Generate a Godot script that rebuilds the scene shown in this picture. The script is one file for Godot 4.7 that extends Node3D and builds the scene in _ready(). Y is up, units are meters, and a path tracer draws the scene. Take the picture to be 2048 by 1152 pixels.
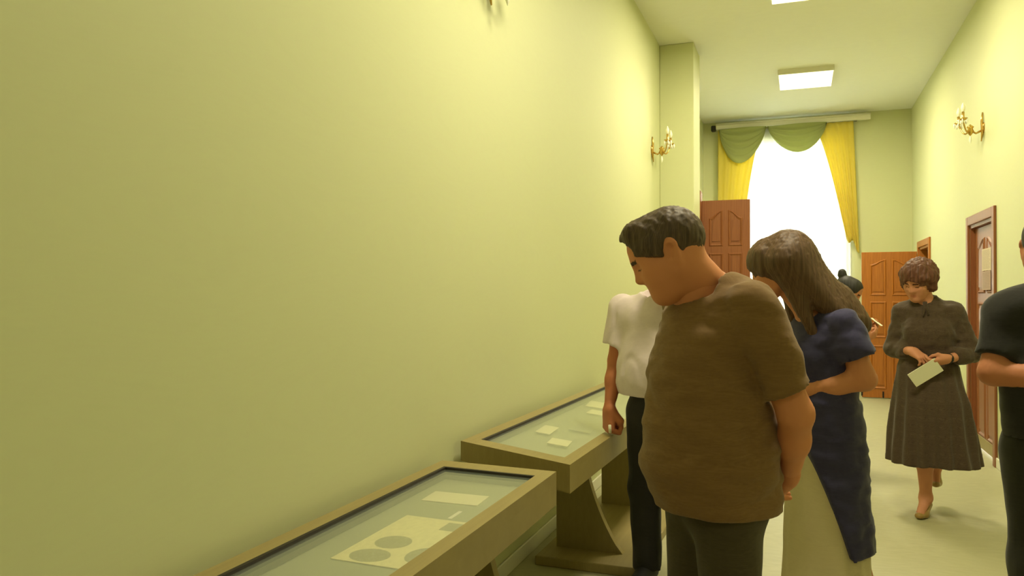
extends Node3D
# A school corridor with display cases, seen by a visitor group.

const EYE := 1.45            # camera height
const WL := -1.43            # left wall plane
const WR := 1.56             # right wall plane
const CEIL := 4.19
const FAR := -12.75          # end wall with the window
const NEAR := 5.0            # wall behind the camera

var used := {}
var M := {}

# ---------------------------------------------------------------- scene helpers
func numbered(called: String) -> String:
	if not used.has(called):
		used[called] = 0
		return called
	used[called] += 1
	return "%s_%03d" % [called, used[called]]

func thing(called: String, label: String, category: String, at := Vector3.ZERO, turn := 0.0, group := "") -> Node3D:
	var o := Node3D.new()
	o.name = numbered(called)
	add_child(o)
	o.position = at
	o.rotation.y = turn
	o.set_meta("label", label)
	o.set_meta("category", category)
	if group != "":
		o.set_meta("group", group)
	return o

func setting(called: String, label := "") -> Node3D:
	var o := Node3D.new()
	o.name = called
	add_child(o)
	o.set_meta("kind", "structure")
	if label != "":
		o.set_meta("label", label)
	return o

func put(called: String, mesh: Mesh, m: Material, parent: Node = null, t := Transform3D.IDENTITY) -> MeshInstance3D:
	var o := MeshInstance3D.new()
	o.mesh = mesh
	o.material_override = m
	o.cast_shadow = GeometryInstance3D.SHADOW_CASTING_SETTING_ON
	if parent == null:
		o.name = numbered(called)
		add_child(o)
	else:
		o.name = called
		parent.add_child(o, true)
	o.transform = t
	return o

func struct(called: String, mesh: Mesh, m: Material, label := "", t := Transform3D.IDENTITY) -> MeshInstance3D:
	var o := put(called, mesh, m, null, t)
	o.set_meta("kind", "structure")
	if label != "":
		o.set_meta("label", label)
	return o

func tag(o: Node, label: String, category: String, group := "") -> void:
	o.set_meta("label", label)
	o.set_meta("category", category)
	if group != "":
		o.set_meta("group", group)

# ---------------------------------------------------------------- shape helpers
func tri(st: SurfaceTool, a: Vector3, b: Vector3, c: Vector3) -> void:
	for p in [a, b, c]:
		st.set_uv(Vector2.ZERO)
		st.add_vertex(p)

func quad(st: SurfaceTool, a: Vector3, b: Vector3, c: Vector3, d: Vector3) -> void:
	# a, b, c, d run clockwise when seen from the front
	var uv := [Vector2(0, 0), Vector2(1, 0), Vector2(1, 1), Vector2(0, 1)]
	var p := [a, b, c, d]
	for i in [0, 1, 2, 0, 2, 3]:
		st.set_uv(uv[i])
		st.add_vertex(p[i])

func begin(smooth := false) -> SurfaceTool:
	var st := SurfaceTool.new()
	st.begin(Mesh.PRIMITIVE_TRIANGLES)
	st.set_smooth_group(0 if smooth else -1)
	return st

func done(st: SurfaceTool) -> ArrayMesh:
	st.index()
	st.generate_normals()
	return st.commit()

# eight corners: bottom ring then top ring, each counter-clockwise from above
func add_hexa(st: SurfaceTool, p: Array) -> void:
	quad(st, p[4], p[7], p[6], p[5])
	quad(st, p[0], p[1], p[2], p[3])
	for i in 4:
		var j := (i + 1) % 4
		quad(st, p[i + 4], p[j + 4], p[j], p[i])

func hexa(p: Array) -> ArrayMesh:
	var st := begin()
	add_hexa(st, p)
	return done(st)

func ring4(x0: float, x1: float, z0: float, z1: float, y: float) -> Array:
	return [Vector3(x0, y, z1), Vector3(x1, y, z1), Vector3(x1, y, z0), Vector3(x0, y, z0)]

func add_box(st: SurfaceTool, a: Vector3, b: Vector3, bevel := 0.0) -> void:
	if bevel <= 0.0:
		add_hexa(st, ring4(a.x, b.x, a.z, b.z, a.y) + ring4(a.x, b.x, a.z, b.z, b.y))
		return
	var v := bevel
	var rings := []
	for q in [[a.y, v], [a.y + v, 0.0], [b.y - v, 0.0], [b.y, v]]:
		var i: float = q[1]
		var y: float = q[0]
		var w: float = v
		# octagon, counter-clockwise from above
		rings.append([Vector3(a.x + w, y, b.z - i), Vector3(b.x - w, y, b.z - i), Vector3(b.x - i, y, b.z - w), Vector3(b.x - i, y, a.z + w),
			Vector3(b.x - w, y, a.z + i), Vector3(a.x + w, y, a.z + i), Vector3(a.x + i, y, a.z + w), Vector3(a.x + i, y, b.z - w)])
	for k in 3:
		for i in 8:
			var j := (i + 1) % 8
			if rings[k + 1][i].is_equal_approx(rings[k + 1][j]) and rings[k][i].is_equal_approx(rings[k][j]):
				continue
			quad(st, rings[k + 1][i], rings[k + 1][j], rings[k][j], rings[k][i])
	for i in range(1, 7):
		tri(st, rings[3][0], rings[3][i + 1], rings[3][i])
		tri(st, rings[0][0], rings[0][i], rings[0][i + 1])

func box(a: Vector3, b: Vector3, bevel := 0.0) -> ArrayMesh:
	var st := begin()
	add_box(st, a, b, bevel)
	return done(st)

# a flat outline in the xy plane (counter-clockwise), given thickness along z
func add_plate(st: SurfaceTool, poly: PackedVector2Array, z0: float, z1: float) -> void:
	var ids := Geometry2D.triangulate_polygon(poly)
	for i in range(0, ids.size(), 3):
		var a := poly[ids[i]]; var b := poly[ids[i + 1]]; var c := poly[ids[i + 2]]
		if (b - a).cross(c - a) < 0.0:
			var s := b; b = c; c = s
		tri(st, Vector3(a.x, a.y, z1), Vector3(c.x, c.y, z1), Vector3(b.x, b.y, z1))
		tri(st, Vector3(a.x, a.y, z0), Vector3(b.x, b.y, z0), Vector3(c.x, c.y, z0))
	for i in poly.size():
		var p := poly[i]; var q := poly[(i + 1) % poly.size()]
		quad(st, Vector3(p.x, p.y, z1), Vector3(q.x, q.y, z1), Vector3(q.x, q.y, z0), Vector3(p.x, p.y, z0))

func plate(poly: PackedVector2Array, z0: float, z1: float) -> ArrayMesh:
	var st := begin()
	add_plate(st, poly, z0, z1)
	return done(st)

func add_lathe(st: SurfaceTool, prof: Array, at := Vector3.ZERO, n := 14) -> void:
	for k in prof.size() - 1:
		var p: Vector2 = prof[k]; var q: Vector2 = prof[k + 1]
		for i in n:
			var a := TAU * i / n; var b := TAU * (i + 1) / n
			var pa := at + Vector3(p.x * cos(a), p.y, p.x * sin(a)); var pb := at + Vector3(p.x * cos(b), p.y, p.x * sin(b))
			var qa := at + Vector3(q.x * cos(a), q.y, q.x * sin(a)); var qb := at + Vector3(q.x * cos(b), q.y, q.x * sin(b))
			tri(st, pa, qa, qb)
			tri(st, pa, qb, pb)

func lathe(prof: Array, at := Vector3.ZERO, n := 14) -> ArrayMesh:
	var st := begin(true)
	add_lathe(st, prof, at, n)
	return done(st)

func add_tube(st: SurfaceTool, path: Array, radii: Array, n := 8) -> void:
	var rings := []
	for k in path.size():
		var p: Vector3 = path[k]
		var t: Vector3 = (path[mini(k + 1, path.size() - 1)] - path[maxi(k - 1, 0)]).normalized()
		var u := t.cross(Vector3.UP if absf(t.y) < 0.9 else Vector3.RIGHT).normalized()
		var v := t.cross(u)
		var r: float = radii[mini(k, radii.size() - 1)]
		var ring := []
		for i in n:
			var a := TAU * i / n
			ring.append(p + (u * cos(a) + v * sin(a)) * r)
		rings.append(ring)
	for k in rings.size() - 1:
		for i in n:
			var j := (i + 1) % n
			tri(st, rings[k][i], rings[k + 1][j], rings[k + 1][i])
			tri(st, rings[k][i], rings[k][j], rings[k + 1][j])
	for i in range(1, n - 1):
		tri(st, rings[0][0], rings[0][i + 1], rings[0][i])
		tri(st, rings[-1][0], rings[-1][i], rings[-1][i + 1])

func tube(path: Array, radii: Array, n := 8) -> ArrayMesh:
	var st := begin(true)
	add_tube(st, path, radii, n)
	return done(st)

# a cloth sheet: rows of points, front and back, with thickness
func sheet(rows: Array, thick: float) -> ArrayMesh:
	var st := begin(true)
	var h := rows.size(); var w: int = rows[0].size()
	var back := []
	for r in h:
		var line := []
		for c in w:
			var du: Vector3 = rows[r][mini(c + 1, w - 1)] - rows[r][maxi(c - 1, 0)]
			var dv: Vector3 = rows[mini(r + 1, h - 1)][c] - rows[maxi(r - 1, 0)][c]
			line.append(rows[r][c] - dv.cross(du).normalized() * thick)
		back.append(line)
	for r in h - 1:
		for c in w - 1:
			tri(st, rows[r][c], rows[r][c + 1], rows[r + 1][c + 1]); tri(st, rows[r][c], rows[r + 1][c + 1], rows[r + 1][c])
			tri(st, back[r][c], back[r + 1][c + 1], back[r][c + 1]); tri(st, back[r][c], back[r + 1][c], back[r + 1][c + 1])
	for r in h - 1:
		for e in [[0, false], [w - 1, true]]:
			var c: int = e[0]
			if e[1]:
				quad(st, rows[r][c], back[r][c], back[r + 1][c], rows[r + 1][c])
			else:
				quad(st, back[r][c], rows[r][c], rows[r + 1][c], back[r + 1][c])
	for c in w - 1:
		quad(st, rows[h - 1][c], rows[h - 1][c + 1], back[h - 1][c + 1], back[h - 1][c])
		quad(st, back[0][c], back[0][c + 1], rows[0][c + 1], rows[0][c])
	return done(st)

# ---------------------------------------------------------------- materials
func noise_tex(seed_: int, freq: float, lo: Color, hi: Color, stretch := 0, size := 256) -> Texture2D:
	var n := FastNoiseLite.new()
	n.seed = seed_
	n.noise_type = FastNoiseLite.TYPE_SIMPLEX_SMOOTH
	n.frequency = freq
	n.fractal_octaves = 4
	var im := Image.create(size, size, false, Image.FORMAT_RGB8)
	for y in size:
		for x in size:
			var a := TAU * x / size; var b := TAU * y / size
			var r := size / TAU
			var v: float
			if stretch > 0:
				v = n.get_noise_3d(r * cos(a), r * sin(a), y * 1.0 / stretch)
			else:
				v = n.get_noise_3d(r * cos(a) + 300.0 * cos(b), r * sin(a), r * sin(b))
			im.set_pixel(x, y, lo.lerp(hi, clampf(0.5 + 0.9 * v, 0, 1)))
	im.generate_mipmaps()
	return ImageTexture.create_from_image(im)

func mat(c: Color, rough := 0.6, metal := 0.0, spec := 0.5) -> StandardMaterial3D:
	var m := StandardMaterial3D.new()
	m.albedo_color = c
	m.roughness = rough
	m.metallic = metal
	m.metallic_specular = spec
	return m

func textured(tex: Texture2D, scale: Vector3, rough: float, world := true) -> StandardMaterial3D:
	var m := mat(Color.WHITE, rough)
	m.albedo_texture = tex
	m.uv1_triplanar = true
	m.uv1_world_triplanar = world
	m.uv1_scale = scale
	return m

func cloth(c: Color, rough := 0.9, vary := 0.07, seed_ := 5) -> StandardMaterial3D:
	var m := textured(noise_tex(seed_, 0.06, c.darkened(vary), c.lightened(vary * 0.7), 0, 128), Vector3.ONE * 5.0, rough, false)
	m.rim_enabled = true
	m.rim = 0.25
	return m

func make_materials() -> void:
	M.wall = textured(noise_tex(1, 0.05, Color(0.803, 0.817, 0.638), Color(0.808, 0.822, 0.643)), Vector3.ONE * 0.9, 0.62)
	M.ceiling = textured(noise_tex(2, 0.04, Color(0.90, 0.905, 0.855), Color(0.91, 0.915, 0.865)), Vector3.ONE * 0.7, 0.8)
	M.floor = textured(noise_tex(3, 0.05, Color(0.665, 0.655, 0.515), Color(0.70, 0.69, 0.55)), Vector3.ONE * 0.8, 0.5)
	M.white = mat(Color(0.88, 0.87, 0.80), 0.45)
	M.dark_wood = textured(noise_tex(4, 0.035, Color(0.50, 0.29, 0.165), Color(0.58, 0.36, 0.215), 5), Vector3(9, 1.3, 9), 0.42)
	M.light_wood = textured(noise_tex(6, 0.035, Color(0.62, 0.365, 0.12), Color(0.71, 0.44, 0.165), 5), Vector3(9, 1.3, 9), 0.4)
	M.case_wood = textured(noise_tex(8, 0.03, Color(0.575, 0.515, 0.32), Color(0.605, 0.545, 0.345), 6), Vector3(7, 7, 1.2), 0.45)
	M.case_bed = mat(Color(0.56, 0.57, 0.44), 0.85)
	M.gasket = mat(Color(0.13, 0.10, 0.05), 0.6)
	M.glass = mat(Color(0.90, 0.96, 0.90, 0.10), 0.03)
	M.glass.transparency = BaseMaterial3D.TRANSPARENCY_ALPHA
	M.brass = mat(Color(0.80, 0.66, 0.36), 0.25, 0.9)
	M.crystal = mat(Color(0.93, 0.93, 0.86), 0.08)
	M.candle = mat(Color(0.95, 0.93, 0.84), 0.5)
	M.steel = mat(Color(0.62, 0.60, 0.55), 0.3, 0.9)
	M.dark = mat(Color(0.09, 0.085, 0.075), 0.55)
	M.paper = textured(noise_tex(11, 0.05, Color(0.86, 0.83, 0.66), Color(0.90, 0.875, 0.71), 0, 128), Vector3.ONE * 4.0, 0.9)
	M.paper_pale = mat(Color(0.90, 0.89, 0.80), 0.9)
	M.lamp = mat(Color(0.95, 0.95, 0.90), 0.6)
	M.lamp.emission_enabled = true
	M.lamp.emission = Color(1.0, 0.97, 0.80)
	M.lamp.emission_energy_multiplier = 2.2
	M.sheer = mat(Color(0.94, 0.94, 0.91), 0.95)
	M.sheer.backlight_enabled = true
	M.sheer.backlight = Color(0.94, 0.94, 0.90)
	M.yellow_cloth = mat(Color(0.90, 0.84, 0.42), 0.9)
	M.yellow_cloth.backlight_enabled = true
	M.yellow_cloth.backlight = Color(0.88, 0.82, 0.38)
	M.green_cloth = mat(Color(0.66, 0.69, 0.46), 0.9)
	M.green_cloth.backlight_enabled = true
	M.green_cloth.backlight = Color(0.64, 0.67, 0.43)

# ---------------------------------------------------------------- the scene
func _ready() -> void:
	# camera
	var cam := Camera3D.new()
	cam.name = "camera"
	add_child(cam)
	cam.position = Vector3(0, EYE, 0)
	cam.rotation = Vector3(atan(14.0 / 1560.0), atan(574.0 / 1560.0), 0)
	cam.fov = rad_to_deg(2.0 * atan(576.0 / 1560.0))
	cam.near = 0.05
	cam.far = 200.0
	cam.current = true
	# sky and exposure
	var env := Environment.new()
	var skym := ProceduralSkyMaterial.new()
	skym.sky_top_color = Color(0.86, 0.92, 1.0)
	skym.sky_horizon_color = Color(1.0, 0.99, 0.95)
	skym.ground_horizon_color = Color(1.0, 0.99, 0.95)
	skym.ground_bottom_color = Color(0.55, 0.56, 0.45)
	skym.sky_energy_multiplier = 4.4
	skym.ground_energy_multiplier = 3.0
	var sky := Sky.new()
	sky.sky_material = skym
	env.background_mode = Environment.BG_SKY
	env.sky = sky
	env.tonemap_mode = Environment.TONE_MAPPER_LINEAR
	env.tonemap_exposure = 1.0
	env.sdfgi_enabled = true
	env.ssao_enabled = true
	env.ssil_enabled = true
	var we := WorldEnvironment.new()
	we.name = "environment"
	we.environment = env
	add_child(we)

	make_materials()
	build_lamps()
	build_room()
	build_window()
	build_doors()
	build_cases()
	build_sconces()
	build_people()

func build_lamps() -> void:
	var labels := ["ceiling panel lamp over the corridor behind the camera", "square ceiling panel lamp nearest the camera, above the first display case", "ceiling panel lamp cut by the top edge of the picture", "glowing ceiling panel lamp near the window valance"]
	var zs := [2.5, -3.2, -7.18, -10.4]
	for i in 4:
		var t := thing("ceiling_lamp", labels[i], "ceiling lamp", Vector3(0.085, CEIL, zs[i]), 0.0, "square ceiling lamps in a row")
		var w := 0.32; var d := 0.39; var h := 0.062
		var st := begin()
		add_box(st, Vector3(-w, -h, d - 0.012), Vector3(w, 0, d)); add_box(st, Vector3(-w, -h, -d), Vector3(w, 0, -d + 0.012))
		add_box(st, Vector3(-w, -h, -d + 0.012), Vector3(-w + 0.012, 0, d - 0.012)); add_box(st, Vector3(w - 0.012, -h, -d + 0.012), Vector3(w, 0, d - 0.012))
		put("housing", done(st), M.white, t)
		put("diffuser", box(Vector3(-w + 0.012, -h + 0.002, -d + 0.012), Vector3(w - 0.012, -h + 0.01, d - 0.012)), M.lamp, t)
		var l := AreaLight3D.new()
		l.name = "lamp_light"
		l.area_size = Vector2(2 * w - 0.04, 2 * d - 0.04)
		l.light_color = Color(1.0, 0.95, 0.80)
		l.light_energy = LAMP_ENERGY * (0.33 if i == 0 else 1.0)
		l.area_range = 30.0
		l.shadow_enabled = true
		t.add_child(l)
		l.position = Vector3(0, -h - 0.004, 0)
		l.rotation.x = -PI / 2

const LAMP_ENERGY := 8.4

func build_room() -> void:
	var T := 0.25
	struct("floor", box(Vector3(WL - T, -0.2, FAR - T), Vector3(WR + T, 0, NEAR + T)), M.floor, "pale smooth corridor floor")
	struct("ceiling", box(Vector3(WL - T, CEIL, FAR - T), Vector3(WR + T, CEIL + 0.2, NEAR + T)), M.ceiling, "plain pale ceiling")
	struct("wall_left", box(Vector3(WL - T, 0, FAR - T), Vector3(WL, CEIL, NEAR + T)), M.wall, "long plain yellow-green painted wall")
	struct("wall_behind", box(Vector3(WL, 0, NEAR), Vector3(WR, CEIL, NEAR + T)), M.wall)
	# pilaster on the long wall
	var st := begin()
	add_box(st, Vector3(WL, 0, -9.12), Vector3(-1.063, CEIL, -8.58), 0.006)
	struct("wall_pilaster", done(st), M.wall, "square pilaster standing out from the long wall")
	# right wall with two door openings
	st = begin()
	var cuts := [[-8.64, -7.64, 2.12], [-12.02, -11.12, 2.1]]
	add_box(st, Vector3(WR, 0, cuts[0][1]), Vector3(WR + T, CEIL, NEAR + T))
	add_box(st, Vector3(WR, cuts[0][2], cuts[0][0]), Vector3(WR + T, CEIL, cuts[0][1]))
	add_box(st, Vector3(WR, 0, cuts[1][1]), Vector3(WR + T, CEIL, cuts[0][0]))
	add_box(st, Vector3(WR, cuts[1][2], cuts[1][0]), Vector3(WR + T, CEIL, cuts[1][1]))
	add_box(st, Vector3(WR, 0, FAR - T), Vector3(WR + T, CEIL, cuts[1][0]))
	struct("wall_right", done(st), M.wall, "corridor wall with the doors")
	# small unlit room behind the open far door
	st = begin()
	add_box(st, Vector3(WR + T, 0, -12.62), Vector3(WR + 2.2, 2.6, -12.52)); add_box(st, Vector3(WR + T, 0, -10.6), Vector3(WR + 2.2, 2.6, -10.5))
	add_box(st, Vector3(WR + 2.2, 0, -12.62), Vector3(WR + 2.3, 2.6, -10.5)); add_box(st, Vector3(WR + T, 2.6, -12.62), Vector3(WR + 2.3, 2.7, -10.5))
	add_box(st, Vector3(WR + T, -0.1, -12.62), Vector3(WR + 2.3, 0, -10.5))
	struct("wall_side_room", done(st), M.wall)
	# end wall round the window
	st = begin()
	var x0 := -0.98; var x1 := 0.68; var y0 := 0.72; var y1 := 3.95
	add_box(st, Vector3(WL, 0, FAR - T), Vector3(x0, CEIL, FAR)); add_box(st, Vector3(x1, 0, FAR - T), Vector3(WR, CEIL, FAR))
	add_box(st, Vector3(x0, 0, FAR - T), Vector3(x1, y0, FAR)); add_box(st, Vector3(x0, y1, FAR - T), Vector3(x1, CEIL, FAR))
	struct("wall_far", done(st), M.wall, "end wall with the bright window")
	# baseboards: a board with a small rounded top strip
	for b in [["baseboard_left", WL, 0.014, -8.58, NEAR], ["baseboard_right", WR - 0.014, 0.014, -7.58, NEAR]]:
		st = begin()
		add_box(st, Vector3(b[1], 0, b[3]), Vector3(b[1] + b[2], 0.085, b[4]), 0.004)
		struct(b[0], done(st), M.white)
	struct("baseboard_far", box(Vector3(WR - 0.014, 0, -11.05), Vector3(WR, 0.085, -8.74), 0.004), M.white)

func build_window() -> void:
	var w := setting("window_1", "tall bright window at the end of the corridor")
	var x0 := -0.98; var x1 := 0.68; var y0 := 0.72; var y1 := 3.95
	var z := FAR - 0.14
	var st := begin()
	add_box(st, Vector3(x0, y0, z - 0.03), Vector3(x0 + 0.06, y1, z + 0.03)); add_box(st, Vector3(x1 - 0.06, y0, z - 0.03), Vector3(x1, y1, z + 0.03))
	add_box(st, Vector3(x0 + 0.06, y0, z - 0.03), Vector3(x1 - 0.06, y0 + 0.06, z + 0.03)); add_box(st, Vector3(x0 + 0.06, y1 - 0.06, z - 0.03), Vector3(x1 - 0.06, y1, z + 0.03))
	put("window_frame", done(st), M.white, w)
	put("mullion", box(Vector3(-0.18, y0 + 0.06, z - 0.025), Vector3(-0.12, y1 - 0.06, z + 0.025)), M.white, w)
	put("transom", box(Vector3(x0 + 0.06, 2.9, z - 0.022), Vector3(x1 - 0.06, 2.96, z + 0.022)), M.white, w)
	for p in [[x0 + 0.06, -0.18, y0 + 0.06, 2.9], [-0.12, x1 - 0.06, y0 + 0.06, 2.9], [x0 + 0.06, -0.18, 2.96, y1 - 0.06], [-0.12, x1 - 0.06, 2.96, y1 - 0.06]]:
		put("pane", box(Vector3(p[0], p[2], z - 0.003), Vector3(p[1], p[3], z + 0.003)), M.glass, w)
	put("window_sill", box(Vector3(x0 - 0.08, y0 - 0.035, FAR - 0.12), Vector3(x1 + 0.08, y0, FAR + 0.16), 0.008), M.white, w)
	# sheer white curtain across the panes
	var net := []
	for i in 13:
		var line := []
		for q in 121:
			var u := q / 120.0
			line.append(Vector3(lerpf(-1.10, 0.74, u), lerpf(4.03, 0.25, i / 12.0), -12.70 + 0.016 * sin(u * 150.0)))
		net.append(line)
	var sc := put("sheer_curtain", sheet(net, 0.001), M.sheer)
	tag(sc, "white sheer curtain glowing across the whole window", "curtain")
	# curtain rail board under the ceiling
	var r := thing("curtain_rail", "long pale curtain rail board under the ceiling above the window", "curtain rail", Vector3(0, 0, 0))
	put("rail_board", box(Vector3(-1.22, 4.045, -12.64), Vector3(1.0, 4.115, -12.58), 0.006), M.white, r)
	put("rail_lip", tube([Vector3(-1.22, 4.125, -12.575), Vector3(1.0, 4.125, -12.575)], [0.014], 8), M.white, r)
	put("end_cap", box(Vector3(-1.29, 4.02, -12.65), Vector3(-1.22, 4.11, -12.56), 0.012), M.dark, r)
	for x in [-1.0, 0.8]:
		put("bracket", box(Vector3(x - 0.02, 4.05, -12.75), Vector3(x + 0.02, 4.09, -12.64)), M.steel, r)
	# green swags
	var swag := func(xa: float, xb: float, drop: float, skew: float) -> ArrayMesh:
		var rows := []
		for i in 15:
			var v := i / 14.0
			var line := []
			for j in 29:
				var u := j / 28.0
				var sag := pow(maxf(0.0, 4.0 * u * (1.0 - u)), 0.75)
				var uu := u + skew * v * 0.18 * sin(PI * u)
				var y := 4.035 - drop * v * (0.03 + 0.97 * sag)
				var fold := 0.030 * sin(v * 30.0 + 2.0 * u) * (0.35 + sag)
				line.append(Vector3(lerpf(xa, xb, uu), y + fold * 0.25, -12.555 + 0.035 * sag * v + fold * 0.8))
			rows.append(line)
		return sheet(rows, 0.002)
	var s1 := put("curtain_swag", swag.call(-1.17, -0.465, 0.54, -0.3), M.green_cloth)
	tag(s1, "deep olive green curtain swag above the window, beside the tall brown door leaf", "curtain swag", "green swags of the window valance")
	var s2 := put("curtain_swag", swag.call(-0.445, 0.40, 0.42, 0.2), M.green_cloth)
	tag(s2, "shallower green curtain swag above the window, beside the wide yellow drape", "curtain swag", "green swags of the window valance")
	# yellow drapes
	var rows := []
	for i in 41:
		var v := i / 40.0
		var line := []
		for j in 41:
			var u := j / 40.0
			var inner := lerpf(0.20, 0.66, pow(v, 0.72))
			var outer := lerpf(0.765, 0.845, v)
			var end := lerpf(2.32, 2.10, u) - 0.05 * sin(u * 9.0)
			line.append(Vector3(lerpf(inner, outer, u), lerpf(4.035, end, v), -12.61 + 0.028 * sin(u * 34.0 + v * 2.0) * (0.4 + 0.6 * v)))
		rows.append(line)
	var d1 := put("curtain_drape", sheet(rows, 0.002), M.yellow_cloth)
	tag(d1, "translucent yellow curtain swept aside above the open light-wood door", "curtain", "yellow drapes of the window")
	rows = []
	for i in 31:
		var v := i / 30.0
		var line := []
		for j in 31:
			var u := j / 30.0
			var inner := lerpf(-0.45, -0.86, pow(v, 0.5))
			line.append(Vector3(lerpf(-1.19, inner, u), lerpf(4.035, 1.9 + 0.1 * u, v), -12.61 + 0.026 * sin(u * 30.0 + v * 2.0) * (0.4 + 0.6 * v)))
		rows.append(line)
	var d2 := put("curtain_drape", sheet(rows, 0.002), M.yellow_cloth)
	tag(d2, "narrow yellow curtain hanging behind the tall brown door leaf", "curtain", "yellow drapes of the window")

# a panelled door leaf in its own xy plane, hinge side at x = 0, faces towards +z
func leaf_parts(parent: Node, w: float, h: float, rows: Array, m: Material, knob_x: float) -> void:
	put("door_leaf", box(Vector3(0, 0, -0.02), Vector3(w, h, 0.016), 0.004), m, parent)
	var sx := w * 0.15; var gap := w * 0.10
	var pw := (w - 2 * sx - gap) * 0.5
	for r in rows:
		var ya: float = r[0] * h; var yb: float = r[1] * h
		for c in 2:
			var xa := sx + c * (pw + gap)
			var arch := PackedVector2Array()
			var inset := PackedVector2Array()
			var rise: float = (0.035 * h if r[2] else 0.0)
			for q in [[arch, 0.0], [inset, 0.030]]:
				var g: float = q[1]
				var pl := PackedVector2Array([Vector2(xa + g, ya + g), Vector2(xa + pw - g, ya + g)])
				if rise > 0.0:
					for k in 9:
						var t := k / 8.0
						var climb := (1.0 - t) if c == 1 else t   # the arch rises towards the middle of the door
						var y := yb - g - rise * (1.0 - smoothstep(0.0, 1.0, 1.0 - climb))
						pl.append(Vector2(lerpf(xa + pw - g, xa + g, t), y))
				else:
					pl.append(Vector2(xa + pw - g, yb - g)); pl.append(Vector2(xa + g, yb - g))
				if g == 0.0: arch = pl
				else: inset = pl
			# moulding ring
			var st := begin()
			for k in arch.size():
				var l := (k + 1) % arch.size()
				var mid_a := arch[k].lerp(inset[k], 0.45); var mid_b := arch[l].lerp(inset[l], 0.45)
				quad(st, v3(arch[l], 0.016), v3(arch[k], 0.016), v3(mid_a, 0.027), v3(mid_b, 0.027))
				quad(st, v3(mid_b, 0.027), v3(mid_a, 0.027), v3(inset[k], 0.0165), v3(inset[l], 0.0165))
			put("moulding", done(st), m, parent)
			var fld := PackedVector2Array()
			var ctr := Vector2.ZERO
			for p in inset: ctr += p / inset.size()
			for p in inset: fld.append(p + (ctr - p).normalized() * minf(0.03, (ctr - p).length() * 0.3))
			put("panel", plate(fld, 0.010, 0.024), m, parent)
	var hd := begin(true)
	add_tube(hd, [Vector3(knob_x, h * 0.49, 0.015), Vector3(knob_x, h * 0.49, 0.055), Vector3(knob_x + (0.10 if knob_x < w * 0.5 else -0.10), h * 0.485, 0.06)], [0.011, 0.010, 0.008], 8)
	put("door_handle", done(hd), M.steel, parent)

func v3(p: Vector2, z: float) -> Vector3:
	return Vector3(p.x, p.y, z)

func architrave(parent: Node, z0: float, z1: float, h: float, x: float, out: float, m: Material) -> void:
	# frame on a wall plane x = const; out is the direction (+1 or -1) into the corridor
	var xa := minf(x, x + out * 0.022); var xb := maxf(x, x + out * 0.022)
	var st := begin()
	add_box(st, Vector3(xa, 0, z0 - 0.085), Vector3(xb, h + 0.085, z0), 0.004)
	add_box(st, Vector3(xa, 0, z1), Vector3(xb, h + 0.085, z1 + 0.085), 0.004)
	add_box(st, Vector3(xa, h, z0), Vector3(xb, h + 0.085, z1), 0.004)
	put("door_frame", done(st), m, parent)
	st = begin()
	var xi := minf(x, x - out * 0.16); var xj := maxf(x, x - out * 0.16)
	add_box(st, Vector3(xi, 0, z0), Vector3(xj, h, z0 + 0.03)); add_box(st, Vector3(xi, 0, z1 - 0.03), Vector3(xj, h, z1)); add_box(st, Vector3(xi, h - 0.03, z0 + 0.03), Vector3(xj, h, z1 - 0.03))
	put("door_jamb", done(st), m, parent)

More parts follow.
